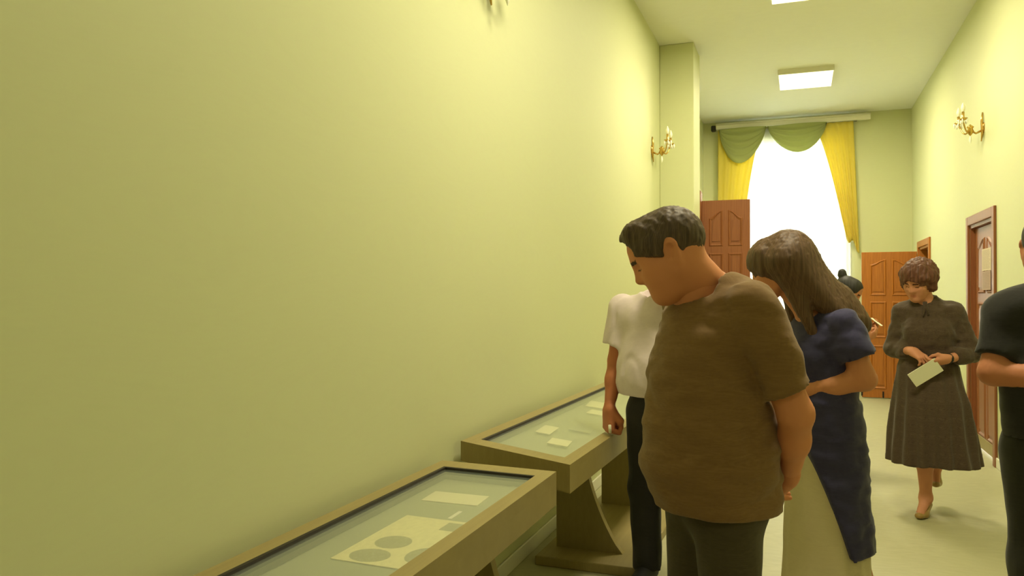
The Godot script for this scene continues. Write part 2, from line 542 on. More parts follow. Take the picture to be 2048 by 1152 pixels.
func build_doors() -> void:
	var rows3 := [[0.06, 0.36, false], [0.41, 0.66, false], [0.70, 0.95, true]]
	# door_1: tall leaf of a double door, hinged on a post at the back of the pilaster
	var d := setting("door_1", "tall brown panelled door leaf standing behind the pilaster")
	d.position = Vector3(-1.055, 0.01, -9.25)
	leaf_parts(d, 0.535, 2.53, [[0.05, 0.30, false], [0.35, 0.58, false], [0.62, 0.76, false], [0.79, 0.955, true]], M.dark_wood, 0.47)
	put("door_post", box(Vector3(-0.05, -0.01, -0.06), Vector3(0.0, 2.64, 0.13), 0.005), M.dark_wood, d)
	# door_2: closed door in the right wall, with two sheets pinned on it
	d = setting("door_2", "closed wooden door with sheets of paper pinned on it")
	architrave(d, -8.64, -7.64, 2.12, WR, -1.0, M.dark_wood)
	var lf := Node3D.new()
	lf.name = "leaf"
	d.add_child(lf)
	lf.position = Vector3(WR + 0.055, 0.012, -8.61)
	lf.rotation.y = -PI / 2
	leaf_parts(lf, 0.94, 2.075, rows3, M.dark_wood, 0.87)
	put("kick_plate", box(Vector3(0.03, 0.01, 0.016), Vector3(0.91, 0.115, 0.022), 0.002), M.case_wood, lf)
	# door_3: light wooden door standing open in front of the end wall
	d = setting("door_3", "light orange-brown panelled door standing open beside the window")
	architrave(d, -12.02, -11.12, 2.1, WR, -1.0, M.light_wood)
	lf = Node3D.new()
	lf.name = "leaf"
	d.add_child(lf)
	lf.position = Vector3(WR - 0.73, 0.012, -12.05)
	leaf_parts(lf, 0.70, 2.04, rows3, M.light_wood, 0.05)
	put("floor_bolt", box(Vector3(0.26, 0.0, 0.016), Vector3(0.28, 0.09, 0.03), 0.003), M.dark, lf)
	put("floor_bolt", box(Vector3(-0.012, 0.02, 0.016), Vector3(0.008, 0.08, 0.03), 0.003), M.dark, lf)
	# sheets of paper on door_2
	var tx := print_sheet(180, 260, 3)
	var pm := mat(Color.WHITE, 0.85)
	pm.albedo_texture = tx
	var n1 := put("notice_sheet", flat_sheet(0.36, 0.20), pm, null, Transform3D(Basis(Vector3.UP, -PI / 2), Vector3(WR + 0.024, 1.77, -8.06)))
	tag(n1, "upper printed sheet of paper pinned on the closed door", "notice", "paper notices on the door")
	var tx2 := print_sheet(180, 200, 8)
	var pm2 := mat(Color(0.86, 0.80, 0.84), 0.85)
	pm2.albedo_texture = tx2
	var n2 := put("notice_sheet", flat_sheet(0.34, 0.17), pm2, null, Transform3D(Basis(Vector3.UP, -PI / 2), Vector3(WR + 0.024, 1.58, -8.07)))
	tag(n2, "lower pinkish sheet of paper pinned on the closed door", "notice", "paper notices on the door")

# thin sheet in the xy plane with its picture towards +z, origin at the middle
func flat_sheet(w: float, h: float) -> ArrayMesh:
	var st := begin()
	var t := 0.0012
	quad(st, Vector3(-w / 2, h / 2, t), Vector3(w / 2, h / 2, t), Vector3(w / 2, -h / 2, t), Vector3(-w / 2, -h / 2, t))
	quad(st, Vector3(w / 2, h / 2, -t), Vector3(-w / 2, h / 2, -t), Vector3(-w / 2, -h / 2, -t), Vector3(w / 2, -h / 2, -t))
	quad(st, Vector3(-w / 2, h / 2, -t), Vector3(w / 2, h / 2, -t), Vector3(w / 2, h / 2, t), Vector3(-w / 2, h / 2, t))
	quad(st, Vector3(-w / 2, -h / 2, t), Vector3(w / 2, -h / 2, t), Vector3(w / 2, -h / 2, -t), Vector3(-w / 2, -h / 2, -t))
	quad(st, Vector3(-w / 2, h / 2, -t), Vector3(-w / 2, h / 2, t), Vector3(-w / 2, -h / 2, t), Vector3(-w / 2, -h / 2, -t))
	quad(st, Vector3(w / 2, h / 2, t), Vector3(w / 2, h / 2, -t), Vector3(w / 2, -h / 2, -t), Vector3(w / 2, -h / 2, t))
	return done(st)

# grey lines of small unreadable print on off-white paper
func print_sheet(w: int, h: int, seed_: int) -> Texture2D:
	var rng := RandomNumberGenerator.new()
	rng.seed = seed_
	var im := Image.create(w, h, false, Image.FORMAT_RGB8)
	im.fill(Color(0.80, 0.74, 0.64))
	var y := int(h * 0.08)
	while y < h * 0.92:
		var x := int(w * 0.1)
		while x < w * 0.86:
			var l := rng.randi_range(6, 22)
			im.fill_rect(Rect2i(x, y, mini(l, int(w * 0.9) - x), 3), Color(0.52, 0.46, 0.42))
			x += l + 5
		y += 9
	im.generate_mipmaps()
	return ImageTexture.create_from_image(im)

# an exhibit sheet: paper with dark photographs printed on it; shapes are [x, y, w, h, oval] in parts of one
func exhibit_tex(shapes: Array, base: Color, ink: Color, border := 0.0, border_c := Color.WHITE) -> Texture2D:
	var n := 160
	var im := Image.create(n, n, false, Image.FORMAT_RGB8)
	var nz := FastNoiseLite.new()
	nz.seed = 21
	nz.frequency = 0.06
	for y in n:
		for x in n:
			var u := (x + 0.5) / n; var v := (y + 0.5) / n
			var c := base.darkened(0.06 * clampf(nz.get_noise_2d(x, y) + 0.3, 0, 1))
			for s in shapes:
				var dx: float = (u - s[0]) / s[2]; var dy: float = (v - s[1]) / s[3]
				var inside: bool = (dx * dx + dy * dy < 1.0) if s[4] else (absf(dx) < 1.0 and absf(dy) < 1.0)
				if inside:
					c = ink.lightened(0.25 * clampf(nz.get_noise_2d(x * 2.0 + 90, y * 2.0), 0, 1))
			if border > 0.0 and (u < border or v < border or u > 1 - border or v > 1 - border):
				c = border_c
			im.set_pixel(x, y, c)
	im.generate_mipmaps()
	return ImageTexture.create_from_image(im)

func lay(called: String, label: String, category: String, w: float, l: float, at: Vector3, turn: float, slope: float, m: Material, group: String) -> void:
	# lies on a bed that slopes down towards +x
	var b := Basis(Vector3(0, 0, 1), -atan(slope)) * Basis(Vector3.UP, turn) * Basis(Vector3.RIGHT, -PI / 2)
	var o := put(called, flat_sheet(w, l), m, null, Transform3D(b, at))
	tag(o, label, category, group)

func build_cases() -> void:
	display_case("long glass-topped display case in front, cut by the picture's lower edge", Vector3(-1.38, 0, -1.62), 0.0, 0.49, 2.60, 0.770, 0.762, 0.13, [[-1.15, 0.50], [0.95, 0.50]], Vector2(-1.27, 1.2))
	display_case("tilted glass-topped display case on arched legs under the shirted man's fist", Vector3(-1.395, 0, -3.14), -0.022, 0.50, 2.55, 0.810, 0.745, 0.12, [[1.06, 0.3], [2.03, 0.3]], Vector2(0.85, 2.6), true)
	var g := "exhibits lying in the front display case"
	var y := 0.716
	var big := mat(Color.WHITE, 0.85)
	big.albedo_texture = exhibit_tex([[0.83, 0.14, 0.16, 0.09, false], [0.38, 0.58, 0.22, 0.13, true], [0.36, 0.86, 0.24, 0.12, true], [0.93, 0.74, 0.20, 0.15, true]], Color(0.90, 0.86, 0.62), Color(0.56, 0.54, 0.36))
	lay("exhibit_album_page", "large cream page with dark oval pictures in the front display case", "document", 0.245, 0.45, Vector3(-1.095, y + 0.004, -2.08), 0.0, 0.016, big, g)
	var pb := mat(Color.WHITE, 0.85)
	pb.albedo_texture = exhibit_tex([[0.5, 0.5, 0.5, 0.5, false]], Color(0.86, 0.83, 0.66), Color(0.60, 0.59, 0.43), 0.06, Color(0.84, 0.82, 0.62))
	lay("exhibit_photograph", "dark picture with a pale border in the front display case", "photograph", 0.16, 0.115, Vector3(-1.222, y + 0.002, -2.475), 0.03, 0.016, pb, g)
	lay("exhibit_document", "plain cream sheet at the far end of the front display case", "document", 0.21, 0.13, Vector3(-1.158, y + 0.0045, -2.562), 0.05, 0.016, M.paper, g)
	lay("exhibit_caption", "tiny pale caption strip in the front display case", "caption", 0.014, 0.09, Vector3(-1.075, y + 0.002, -2.375), 0.0, 0.016, M.paper_pale, g)
	lay("exhibit_photograph", "small bordered picture at the picture's lower edge in the front display case", "photograph", 0.13, 0.14, Vector3(-1.24, y + 0.002, -1.665), 0.1, 0.016, pb, g)
	lay("exhibit_caption", "pale caption strip beside the small picture at the lower edge", "caption", 0.05, 0.03, Vector3(-1.10, y + 0.002, -1.72), 0.1, 0.016, M.paper_pale, g)
	var h := "exhibits lying in the tilted display case"
	var sl := 0.13
	var p2 := func(x: float) -> float: return 0.810 - (x + 1.395) * sl - 0.036
	lay("exhibit_card", "upper of two small cards near the close end of the tilted case", "document", 0.075, 0.20, Vector3(-1.222, p2.call(-1.222) + 0.003, -3.85), 0.05, sl, M.paper, h)
	lay("exhibit_card", "lower of two small cards near the close end of the tilted case", "document", 0.10, 0.13, Vector3(-1.09, p2.call(-1.09) + 0.003, -3.63), 0.1, sl, M.paper, h)
	lay("exhibit_document", "upper pale sheet beside the fist in the tilted case", "document", 0.11, 0.22, Vector3(-1.21, p2.call(-1.21) + 0.003, -4.85), 0.1, sl, M.paper, h)
	lay("exhibit_document", "lower pale sheet beside the fist in the tilted case", "document", 0.14, 0.14, Vector3(-1.12, p2.call(-1.12) + 0.003, -4.58), 0.0, sl, M.paper, h)
	lay("exhibit_document", "faint grey sheet in the middle of the tilted case", "document", 0.12, 0.18, Vector3(-1.09, p2.call(-1.09) + 0.003, -4.05), 0.1, sl, M.case_bed, h)

# local frame: back long edge along z = 0 .. -length (or centred), x from 0 (wall side) to depth
func display_case(label: String, at: Vector3, turn: float, depth: float, length: float, yb: float, yf: float, fascia: float, legs: Array, base_z: Vector2, from_end := false) -> void:
	var t := thing("display_case", label, "display case", at, turn, "display cases along the wall")
	var za := (0.0 if from_end else length / 2)      # end towards the camera
	var zb := za - length
	var top := func(x: float) -> float: return lerpf(yb, yf, x / depth)
	var low := func(x: float) -> float: return lerpf(yb - fascia * 0.72, yf - fascia, x / depth)
	var rail := 0.055
	var endw := 0.10
	# outer boards and the flat top rails
	var wall_board := func(x0: float, x1: float, z0: float, z1: float, drop_top: float) -> ArrayMesh:
		return hexa([Vector3(x0, low.call(x0), z0), Vector3(x1, low.call(x1), z0), Vector3(x1, low.call(x1), z1), Vector3(x0, low.call(x0), z1),
			Vector3(x0, top.call(x0) - drop_top, z0), Vector3(x1, top.call(x1) - drop_top, z0), Vector3(x1, top.call(x1) - drop_top, z1), Vector3(x0, top.call(x0) - drop_top, z1)])
	var rail_board := func(x0: float, x1: float, z0: float, z1: float) -> ArrayMesh:
		return hexa([Vector3(x0, top.call(x0) - 0.008, z0), Vector3(x1, top.call(x1) - 0.008, z0), Vector3(x1, top.call(x1) - 0.008, z1), Vector3(x0, top.call(x0) - 0.008, z1),
			Vector3(x0, top.call(x0), z0), Vector3(x1, top.call(x1), z0), Vector3(x1, top.call(x1), z1), Vector3(x0, top.call(x0), z1)])
	put("front_board", wall_board.call(depth - rail, depth, za, zb, 0.008), M.case_wood, t)
	put("back_board", wall_board.call(0.0, rail, za, zb, 0.008), M.case_wood, t)
	put("end_board", wall_board.call(rail, depth - rail, za, za - endw, 0.008), M.case_wood, t)
	put("end_board", wall_board.call(rail, depth - rail, zb + endw, zb, 0.008), M.case_wood, t)
	put("top_rail", rail_board.call(depth - rail, depth, za, zb), M.case_wood, t)
	put("top_rail", rail_board.call(0.0, rail, za, zb), M.case_wood, t)
	put("top_rail", rail_board.call(rail, depth - rail, za, za - endw), M.case_wood, t)
	put("top_rail", rail_board.call(rail, depth - rail, zb + endw, zb), M.case_wood, t)
	var bx0 := rail; var bx1 := depth - rail
	put("bed", hexa([Vector3(bx0, low.call(bx0), za - endw), Vector3(bx1, low.call(bx1), za - endw), Vector3(bx1, low.call(bx1), zb + endw), Vector3(bx0, low.call(bx0), zb + endw),
		Vector3(bx0, top.call(bx0) - 0.048, za - endw), Vector3(bx1, top.call(bx1) - 0.048, za - endw), Vector3(bx1, top.call(bx1) - 0.048, zb + endw), Vector3(bx0, top.call(bx0) - 0.048, zb + endw)]), M.case_bed, t)
	put("glass_top", hexa([Vector3(bx0, top.call(bx0) - 0.013, za - endw), Vector3(bx1, top.call(bx1) - 0.013, za - endw), Vector3(bx1, top.call(bx1) - 0.013, zb + endw), Vector3(bx0, top.call(bx0) - 0.013, zb + endw),
		Vector3(bx0, top.call(bx0) - 0.008, za - endw), Vector3(bx1, top.call(bx1) - 0.008, za - endw), Vector3(bx1, top.call(bx1) - 0.008, zb + endw), Vector3(bx0, top.call(bx0) - 0.008, zb + endw)]), M.glass, t)
	# dark seal round the glass, at the wall side and the far end
	var seal := func(x0: float, x1: float, z0: float, z1: float) -> ArrayMesh:
		var lo := -0.046; var hi := 0.001
		return hexa([Vector3(x0, top.call(x0) + lo, z0), Vector3(x1, top.call(x1) + lo, z0), Vector3(x1, top.call(x1) + lo, z1), Vector3(x0, top.call(x0) + lo, z1),
			Vector3(x0, top.call(x0) + hi, z0), Vector3(x1, top.call(x1) + hi, z0), Vector3(x1, top.call(x1) + hi, z1), Vector3(x0, top.call(x0) + hi, z1)])
	put("seal", seal.call(bx0, bx0 + 0.012, za - endw, zb + endw), M.gasket, t)
	put("seal", seal.call(bx0 + 0.012, bx1, zb + endw + 0.014, zb + endw), M.gasket, t)
	# arched legs: boards across the case whose front edge sweeps forward to the floor
	for lg in legs:
		var pl := PackedVector2Array()
		pl.append(Vector2(0.10, 0.05))
		for k in 15:
			var v := k / 14.0
			pl.append(Vector2(lerpf(0.475, 0.255, pow(sin(v * PI * 0.5), 0.8)) if v < 1.0 else 0.255, lerpf(0.05, low.call(0.2), v)))
		pl.append(Vector2(0.10, low.call(0.10) + 0.004))
		var st := begin()
		var zc: float = (-lg[0] if from_end else lg[0])
		add_plate(st, pl, zc - 0.022, zc + 0.022)
		put("leg", done(st), M.case_wood, t)
	var z0 := (-base_z.y if from_end else base_z.x); var z1 := (-base_z.x if from_end else base_z.y)
	put("base_board", box(Vector3(0.04, 0.0, z0), Vector3(0.60, 0.05, z1), 0.004), M.case_wood, t)

func build_sconces() -> void:
	sconce(Vector3(WL, 2.98, -8.08), 1.0, "brass candle sconce with crystal drops beside the pilaster")
	sconce(Vector3(WR, 2.98, -8.02), -1.0, "brass candle sconce with crystal drops above the closed door")
	sconce(Vector3(WL, 3.02, -3.54), 1.0, "wall sconce over the display cases, only its tip in the picture")

func sconce(at: Vector3, out: float, label: String) -> void:
	var t := thing("wall_sconce", label, "wall lamp", at, 0.0 if out > 0 else PI, "brass candle sconces")
	# local +x points into the corridor
	var st := begin(true)
	add_lathe(st, [Vector2(0.001, 0.014), Vector2(0.03, 0.012), Vector2(0.045, 0.004), Vector2(0.05, 0.0)], Vector3.ZERO, 14)
	put("back_plate", done(st), M.brass, t, Transform3D(Basis(Vector3(0, 0, 1), -PI / 2).scaled_local(Vector3(1, 1, 1)), Vector3(0, -0.03, 0)))
	put("spine", tube([Vector3(0.008, 0.11, 0), Vector3(0.014, 0.04, 0), Vector3(0.01, -0.08, 0), Vector3(0.02, -0.15, 0)], [0.006, 0.011, 0.012, 0.004], 8), M.brass, t)
	put("hub", lathe([Vector2(0.002, -0.075), Vector2(0.015, -0.06), Vector2(0.03, -0.035), Vector2(0.02, -0.01), Vector2(0.03, 0.005), Vector2(0.012, 0.02), Vector2(0.002, 0.03)], Vector3(0.105, -0.02, 0)), M.brass, t)
	put("stem", tube([Vector3(0.012, -0.05, 0), Vector3(0.06, -0.075, 0), Vector3(0.105, -0.045, 0)], [0.010, 0.009, 0.011], 8), M.brass, t)
	for s in [-1.0, 1.0]:
		var path := []
		for k in 11:
			var v := k / 10.0
			path.append(Vector3(0.105 + 0.075 * v, -0.03 - 0.05 * sin(v * PI) + 0.06 * v * v, s * 0.105 * v))
		var arm := put("arm", tube(path, [0.010, 0.008, 0.007, 0.007], 8), M.brass, t)
		var e: Vector3 = path[-1]
		put("drip_pan", lathe([Vector2(0.003, 0.0), Vector2(0.02, 0.002), Vector2(0.038, 0.018), Vector2(0.034, 0.018), Vector2(0.016, 0.008), Vector2(0.012, 0.012)], e), M.brass, arm)
		put("candle_tube", lathe([Vector2(0.012, 0.01), Vector2(0.012, 0.075), Vector2(0.003, 0.078)], e), M.brass, arm)
		put("bulb", lathe([Vector2(0.008, 0.078), Vector2(0.016, 0.095), Vector2(0.018, 0.112), Vector2(0.012, 0.135), Vector2(0.003, 0.158)], e), M.candle, arm)
		for k in 5:
			var a := TAU * k / 5.0
			put("crystal_drop", lathe([Vector2(0.001, 0.0), Vector2(0.006, -0.012), Vector2(0.009, -0.03), Vector2(0.001, -0.048)], e + Vector3(0.034 * cos(a), 0.012, 0.034 * sin(a)), 6), M.crystal, arm)
	put("crystal_drop", lathe([Vector2(0.001, 0.0), Vector2(0.008, -0.015), Vector2(0.012, -0.04), Vector2(0.001, -0.07)], Vector3(0.105, -0.095, 0), 6), M.crystal, t)

# ---------------------------------------------------------------- soft shapes: tapered capsules joined with a smooth minimum, meshed as surface nets
class Prim:
	var a: Vector3
	var ba: Vector3
	var ra: float
	var dr: float
	var il: float
	var ln: float
	var n := Vector3.ZERO
	var g := 0.0
	var f := 1.0
	var k: float
	var flat_b := false
	var flat_a := false
	var lo: Vector3
	var hi: Vector3
	func _init(p: Vector3, q: Vector3, r0: float, r1: float, blend := 0.03, squash := Vector3.ZERO, ratio := 1.0) -> void:
		a = p
		ba = q - p
		ra = r0
		dr = r1 - r0
		k = blend
		var m := maxf(r0, r1) * maxf(1.0, ratio) + 0.01
		lo = Vector3(minf(p.x, q.x), minf(p.y, q.y), minf(p.z, q.z)) - Vector3.ONE * m
		hi = Vector3(maxf(p.x, q.x), maxf(p.y, q.y), maxf(p.z, q.z)) + Vector3.ONE * m
		if ratio != 1.0:
			n = squash.normalized()
			g = 1.0 / ratio - 1.0
			f = minf(1.0, ratio)
			ba += n * (n.dot(ba) * g)
		ln = ba.length()
		il = 1.0 / maxf(ba.length_squared(), 1e-9)
	func d(p: Vector3) -> float:
		var q := p - a
		if g != 0.0:
			q += n * (n.dot(q) * g)
		var t := q.dot(ba) * il
		var h := clampf(t, 0.0, 1.0)
		var v := (q - ba * h).length() - ra - dr * h
		if flat_b:
			v = maxf(v, (t - 1.0) * ln)
		if flat_a:
			v = maxf(v, -t * ln)
		return v * f

# a hanging skirt: rings [y, x, z, radius across, radius deep], pleats that grow towards the hem
class Skirt extends Prim:
	var rings: Array
	var pleats := 0.0
	var count := 14.0
	var yaw := 0.0
	func _init(r: Array, depth_of_pleats: float, how_many: float) -> void:
		super(Vector3.ZERO, Vector3.UP, 0.1, 0.1, 0.05)
		rings = r
		pleats = depth_of_pleats
		count = how_many
		lo = Vector3.ONE * 9
		hi = Vector3.ONE * -9
		for q in r:
			var m: float = maxf(q[3], q[4]) * 1.15
			lo = Vector3(minf(lo.x, q[1] - m), minf(lo.y, q[0] - 0.03), minf(lo.z, q[2] - m))
			hi = Vector3(maxf(hi.x, q[1] + m), maxf(hi.y, q[0] + 0.03), maxf(hi.z, q[2] + m))
	func d(p: Vector3) -> float:
		var i := 0
		while i < rings.size() - 2 and p.y < rings[i + 1][0]:
			i += 1
		var u: Array = rings[i]
		var w: Array = rings[i + 1]
		var t: float = clampf((u[0] - p.y) / (u[0] - w[0]), 0.0, 1.0)
		var x: float = (p.x - lerpf(u[1], w[1], t)) / lerpf(u[3], w[3], t)
		var z: float = (p.z - lerpf(u[2], w[2], t)) / lerpf(u[4], w[4], t)
		var top: float = rings[0][0]
		var low: float = rings[-1][0]
		var down := clampf((top - p.y) / (top - low), 0.0, 1.0)
		var an := atan2(x, z)
		var fold := pleats * down * (sin(an * count + 1.3 * sin(an * 3.0)) + 0.5 * sin(an * (count * 0.5) + 1.0))
		var v: float = (sqrt(x * x + z * z) - 1.0) * minf(lerpf(u[3], w[3], t), lerpf(u[4], w[4], t)) - fold
		return maxf(v * 0.8, maxf(p.y - top, low - p.y))

class Field:
	var prims: Array = []
	var subs: Array = []       # carved away
	var cuts: Array = []       # [normal, distance, blend]: what lies beyond is cut off
	var warps: Array = []      # [noise, scale, amount]
	var cell := 0.01
	var paint = null           # Callable(point) -> Color
	var base := Color.WHITE
	func add(p: Prim) -> Prim:
		prims.append(p)
		return p
	static func smin(x: float, y: float, k: float) -> float:
		var h := maxf(k - absf(x - y), 0.0)
		return minf(x, y) - h * h * 0.25 / k
	func value(p: Vector3, list: Array, cutters: Array) -> float:
		var v := 9.0
		for q in list:
			var e: float = q.d(p)
			var h: float = q.k - absf(v - e)
			if h > 0.0:
				v = minf(v, e) - h * h * 0.25 / q.k
			elif e < v:
				v = e
		for q in cutters:
			var e: float = -q.d(p)
			var h: float = q.k - absf(v - e)
			if h > 0.0:
				v = maxf(v, e) + h * h * 0.25 / q.k
			elif e > v:
				v = e
		if absf(v) < 0.04:
			for w in warps:
				if w.size() > 3:    # creases along the zero lines of the noise
					v += maxf(0.0, 1.0 - absf(w[0].get_noise_3dv(p * w[1])) * w[3]) * w[2]
				else:
					v += w[0].get_noise_3dv(p * w[1]) * w[2]
		for c in cuts:
			v = maxf(v, c[0].dot(p) - c[1])
		return v
	func mesh(out: Dictionary) -> void:
		var lo := Vector3.ONE * 9.0
		var hi := Vector3.ONE * -9.0
		for p in prims:
			lo = lo.min(p.lo)
			hi = hi.max(p.hi)
		for c in cuts:      # axis-aligned cuts shrink the grid
			if c[0].y < -0.99:
				lo.y = maxf(lo.y, -c[1] - 0.03)
			elif c[0].y > 0.99:
				hi.y = minf(hi.y, c[1] + 0.03)
		lo -= Vector3.ONE * cell * 2.0
		var B := 5
		var dim := ((hi - lo) / cell).ceil() + Vector3.ONE * 2.0
		var bx := int(ceil(dim.x / B)); var by := int(ceil(dim.y / B)); var bz := int(ceil(dim.z / B))
		var nx := bx * B + 1; var ny := by * B + 1; var nz := bz * B + 1
		var sy := nx; var sz := nx * ny
		var val := PackedFloat32Array()
		val.resize(nx * ny * nz)
		val.fill(99.0)
		var vid := PackedInt32Array()
		vid.resize(nx * ny * nz)
		vid.fill(-1)
		var extra := 0.0
		for w in warps:
			extra += absf(w[2])
		var half := B * cell * 0.5
		var diag := half * 1.7321 + extra + cell
		var active: Array = []
		for z in bz:
			for y in by:
				for x in bx:
					var c := lo + Vector3(x * B * cell + half, y * B * cell + half, z * B * cell + half)
					var ds := PackedFloat32Array()
					var m := 9.0
					var kmax := 0.0
					for p in prims:
						var e: float = p.d(c)
						ds.append(e)
						m = minf(m, e)
					if m > diag + 0.02 or m < -diag * 2.2 - 0.03:
						if m > 0.0 or (subs.is_empty() and cuts.is_empty()):
							continue
						var near := false
						for q in subs:
							if absf(q.d(c)) < diag * 2.2 + 0.03:
								near = true
						for q in cuts:
							if absf(q[0].dot(c) - q[1]) < diag:
								near = true
						if not near:
							continue
					var list: Array = []
					for i in prims.size():
						if ds[i] < m + diag * 2.0 + prims[i].k:
							list.append(prims[i])
					var cutters: Array = []
					for q in subs:
						if q.d(c) < diag + q.k + 0.01:
							cutters.append(q)
					for k in B + 1:
						for j in B + 1:
							var id := x * B + (y * B + j) * sy + (z * B + k) * sz
							for i in B + 1:
								if val[id] > 98.0:
									val[id] = value(lo + Vector3(x * B + i, y * B + j, z * B + k) * cell, list, cutters)
								id += 1
					active.append(Vector3i(x, y, z))
		var verts: PackedVector3Array = out.v
		var cols: PackedColorArray = out.c
		var ids: PackedInt32Array = out.i
		var cells := PackedInt32Array()
		var off := PackedInt32Array([0, 1, sy, sy + 1, sz, sz + 1, sz + sy, sz + sy + 1])
		var edges := PackedInt32Array([0, 1, 2, 3, 4, 5, 6, 7, 0, 2, 1, 3, 4, 6, 5, 7, 0, 4, 1, 5, 2, 6, 3, 7])
		var corner: Array[Vector3] = []
		for i in 8:
			corner.append(Vector3(i & 1, (i >> 1) & 1, (i >> 2) & 1))
		for b in active:
			for k in B:
				for j in B:
					var id: int = b.x * B + (b.y * B + j) * sy + (b.z * B + k) * sz
					for i in B:
						var s := 0
						for q in 8:
							if val[id + off[q]] < 0.0:
								s += 1
						if s > 0 and s < 8:
							var sum := Vector3.ZERO
							var cnt := 0
							for e in range(0, 24, 2):
								var va := val[id + off[edges[e]]]
								var vb := val[id + off[edges[e + 1]]]
								if (va < 0.0) != (vb < 0.0):
									sum += corner[edges[e]].lerp(corner[edges[e + 1]], va / (va - vb))
									cnt += 1
							var p := lo + (Vector3(b.x * B + i, b.y * B + j, b.z * B + k) + sum / cnt) * cell
							vid[id] = verts.size()
							verts.append(p)
							cols.append(base if paint == null else paint.call(p))
							cells.append(id)
						id += 1
		# one quad round each crossed edge
		var axes := [[1, sy, sz], [sy, sz, 1], [sz, 1, sy]]
		for id in cells:
			for ax in axes:
				var ua: int = ax[0]
				var ub: int = ax[1]
				var uc: int = ax[2]
				var va := val[id]
				var vb := val[id + ua]
				if (va < 0.0) == (vb < 0.0) or id - ub - uc < 0:
					continue
				var q0 := vid[id]; var q1 := vid[id - ub]; var q2 := vid[id - ub - uc]; var q3 := vid[id - uc]
				if q0 < 0 or q1 < 0 or q2 < 0 or q3 < 0:
					continue
				if va < 0.0:
					ids.append_array([q0, q2, q1, q0, q3, q2])
				else:
					ids.append_array([q0, q1, q2, q0, q2, q3])
		out.v = verts
		out.c = cols
		out.i = ids

var jobs: Array = []
var tasks: Array = []
var next_task := 0
var lock := Mutex.new()

func soft(called: String, fields: Array, m: Material, parent: Node3D, colored := false) -> MeshInstance3D:
	var o := MeshInstance3D.new()
	o.name = called
	o.material_override = m
	parent.add_child(o, true)
	var outs := []
	for f in fields:
		var d := {"f": f, "v": PackedVector3Array(), "c": PackedColorArray(), "i": PackedInt32Array(), "n": PackedVector3Array()}
		outs.append(d)
		tasks.append(d)
	jobs.append({"o": o, "outs": outs, "colored": colored})
	return o

func work() -> void:
	while true:
		lock.lock()
		var n := next_task
		next_task += 1
		lock.unlock()
		if n >= tasks.size():
			return
		var j: Dictionary = tasks[n]
		j.f.mesh(j)
		var v: PackedVector3Array = j.v
		var ids: PackedInt32Array = j.i
		var nm := PackedVector3Array()
		nm.resize(v.size())
		for t in range(0, ids.size(), 3):
			var a := ids[t]; var b := ids[t + 1]; var c := ids[t + 2]
			var x := (v[c] - v[a]).cross(v[b] - v[a])
			nm[a] += x; nm[b] += x; nm[c] += x
		for t in nm.size():
			nm[t] = nm[t].normalized()
		j.n = nm

func finish_jobs() -> void:
	var threads := []
	for w in 4:
		var th := Thread.new()
		th.start(work)
		threads.append(th)
	for th in threads:
		th.wait_to_finish()
	for j in jobs:
		var v := PackedVector3Array(); var n := PackedVector3Array(); var c := PackedColorArray(); var ids := PackedInt32Array()
		for q in j.outs:
			var first := v.size()
			v.append_array(q.v); n.append_array(q.n); c.append_array(q.c)
			for x in q.i:
				ids.append(first + x)
		var arr := []
		arr.resize(Mesh.ARRAY_MAX)
		arr[Mesh.ARRAY_VERTEX] = v
		arr[Mesh.ARRAY_NORMAL] = n
		if j.colored:
			arr[Mesh.ARRAY_COLOR] = c
		arr[Mesh.ARRAY_INDEX] = ids
		var am := ArrayMesh.new()
		am.add_surface_from_arrays(Mesh.PRIMITIVE_TRIANGLES, arr)
		j.o.mesh = am

func wrinkle(seed_: int, freq: float) -> FastNoiseLite:
	var n := FastNoiseLite.new()
	n.seed = seed_
	n.noise_type = FastNoiseLite.TYPE_SIMPLEX_SMOOTH
	n.frequency = freq
	n.fractal_octaves = 2
	return n

func cap(a: Vector3, b: Vector3, r0: float, r1: float, k := 0.03, sq := Vector3.ZERO, ratio := 1.0) -> Prim:
	return Prim.new(a, b, r0, r1, k, sq, ratio)

func cuff(a: Vector3, b: Vector3, r0: float, r1: float, k := 0.03) -> Prim:
	var p := Prim.new(a, b, r0, r1, k)
	p.flat_b = true
	return p

# the standing joints of a body of height h; left is +x, the face looks to +z
func joints(h: float, wide: float) -> Dictionary:
	var j := {}
	for s in [["l", 1.0], ["r", -1.0]]:
		var x: float = s[1]
		j["hip_" + s[0]] = Vector3(x * 0.052 * h, 0.515 * h, 0)
		j["knee_" + s[0]] = Vector3(x * 0.056 * h, 0.285 * h, 0.012)
		j["ankle_" + s[0]] = Vector3(x * 0.058 * h, 0.052 * h, -0.02)
		j["toe_" + s[0]] = Vector3(x * 0.07 * h, 0.0, 0.13)
		j["sh_" + s[0]] = Vector3(x * wide, 0.812 * h, -0.005)
		j["el_" + s[0]] = Vector3(x * (wide + 0.045), 0.63 * h, -0.03)
		j["wr_" + s[0]] = Vector3(x * (wide + 0.05), 0.487 * h, 0.04)
	j.pelvis = Vector3(0, 0.54 * h, 0)
	j.waist = Vector3(0, 0.62 * h, 0.005)
	j.chest = Vector3(0, 0.735 * h, 0.0)
	j.neck = Vector3(0, 0.835 * h, -0.01)
	j.head = Vector3(0, 0.925 * h, 0.015)
	return j

const Z := Vector3(0, 0, 1)
const X := Vector3(1, 0, 0)

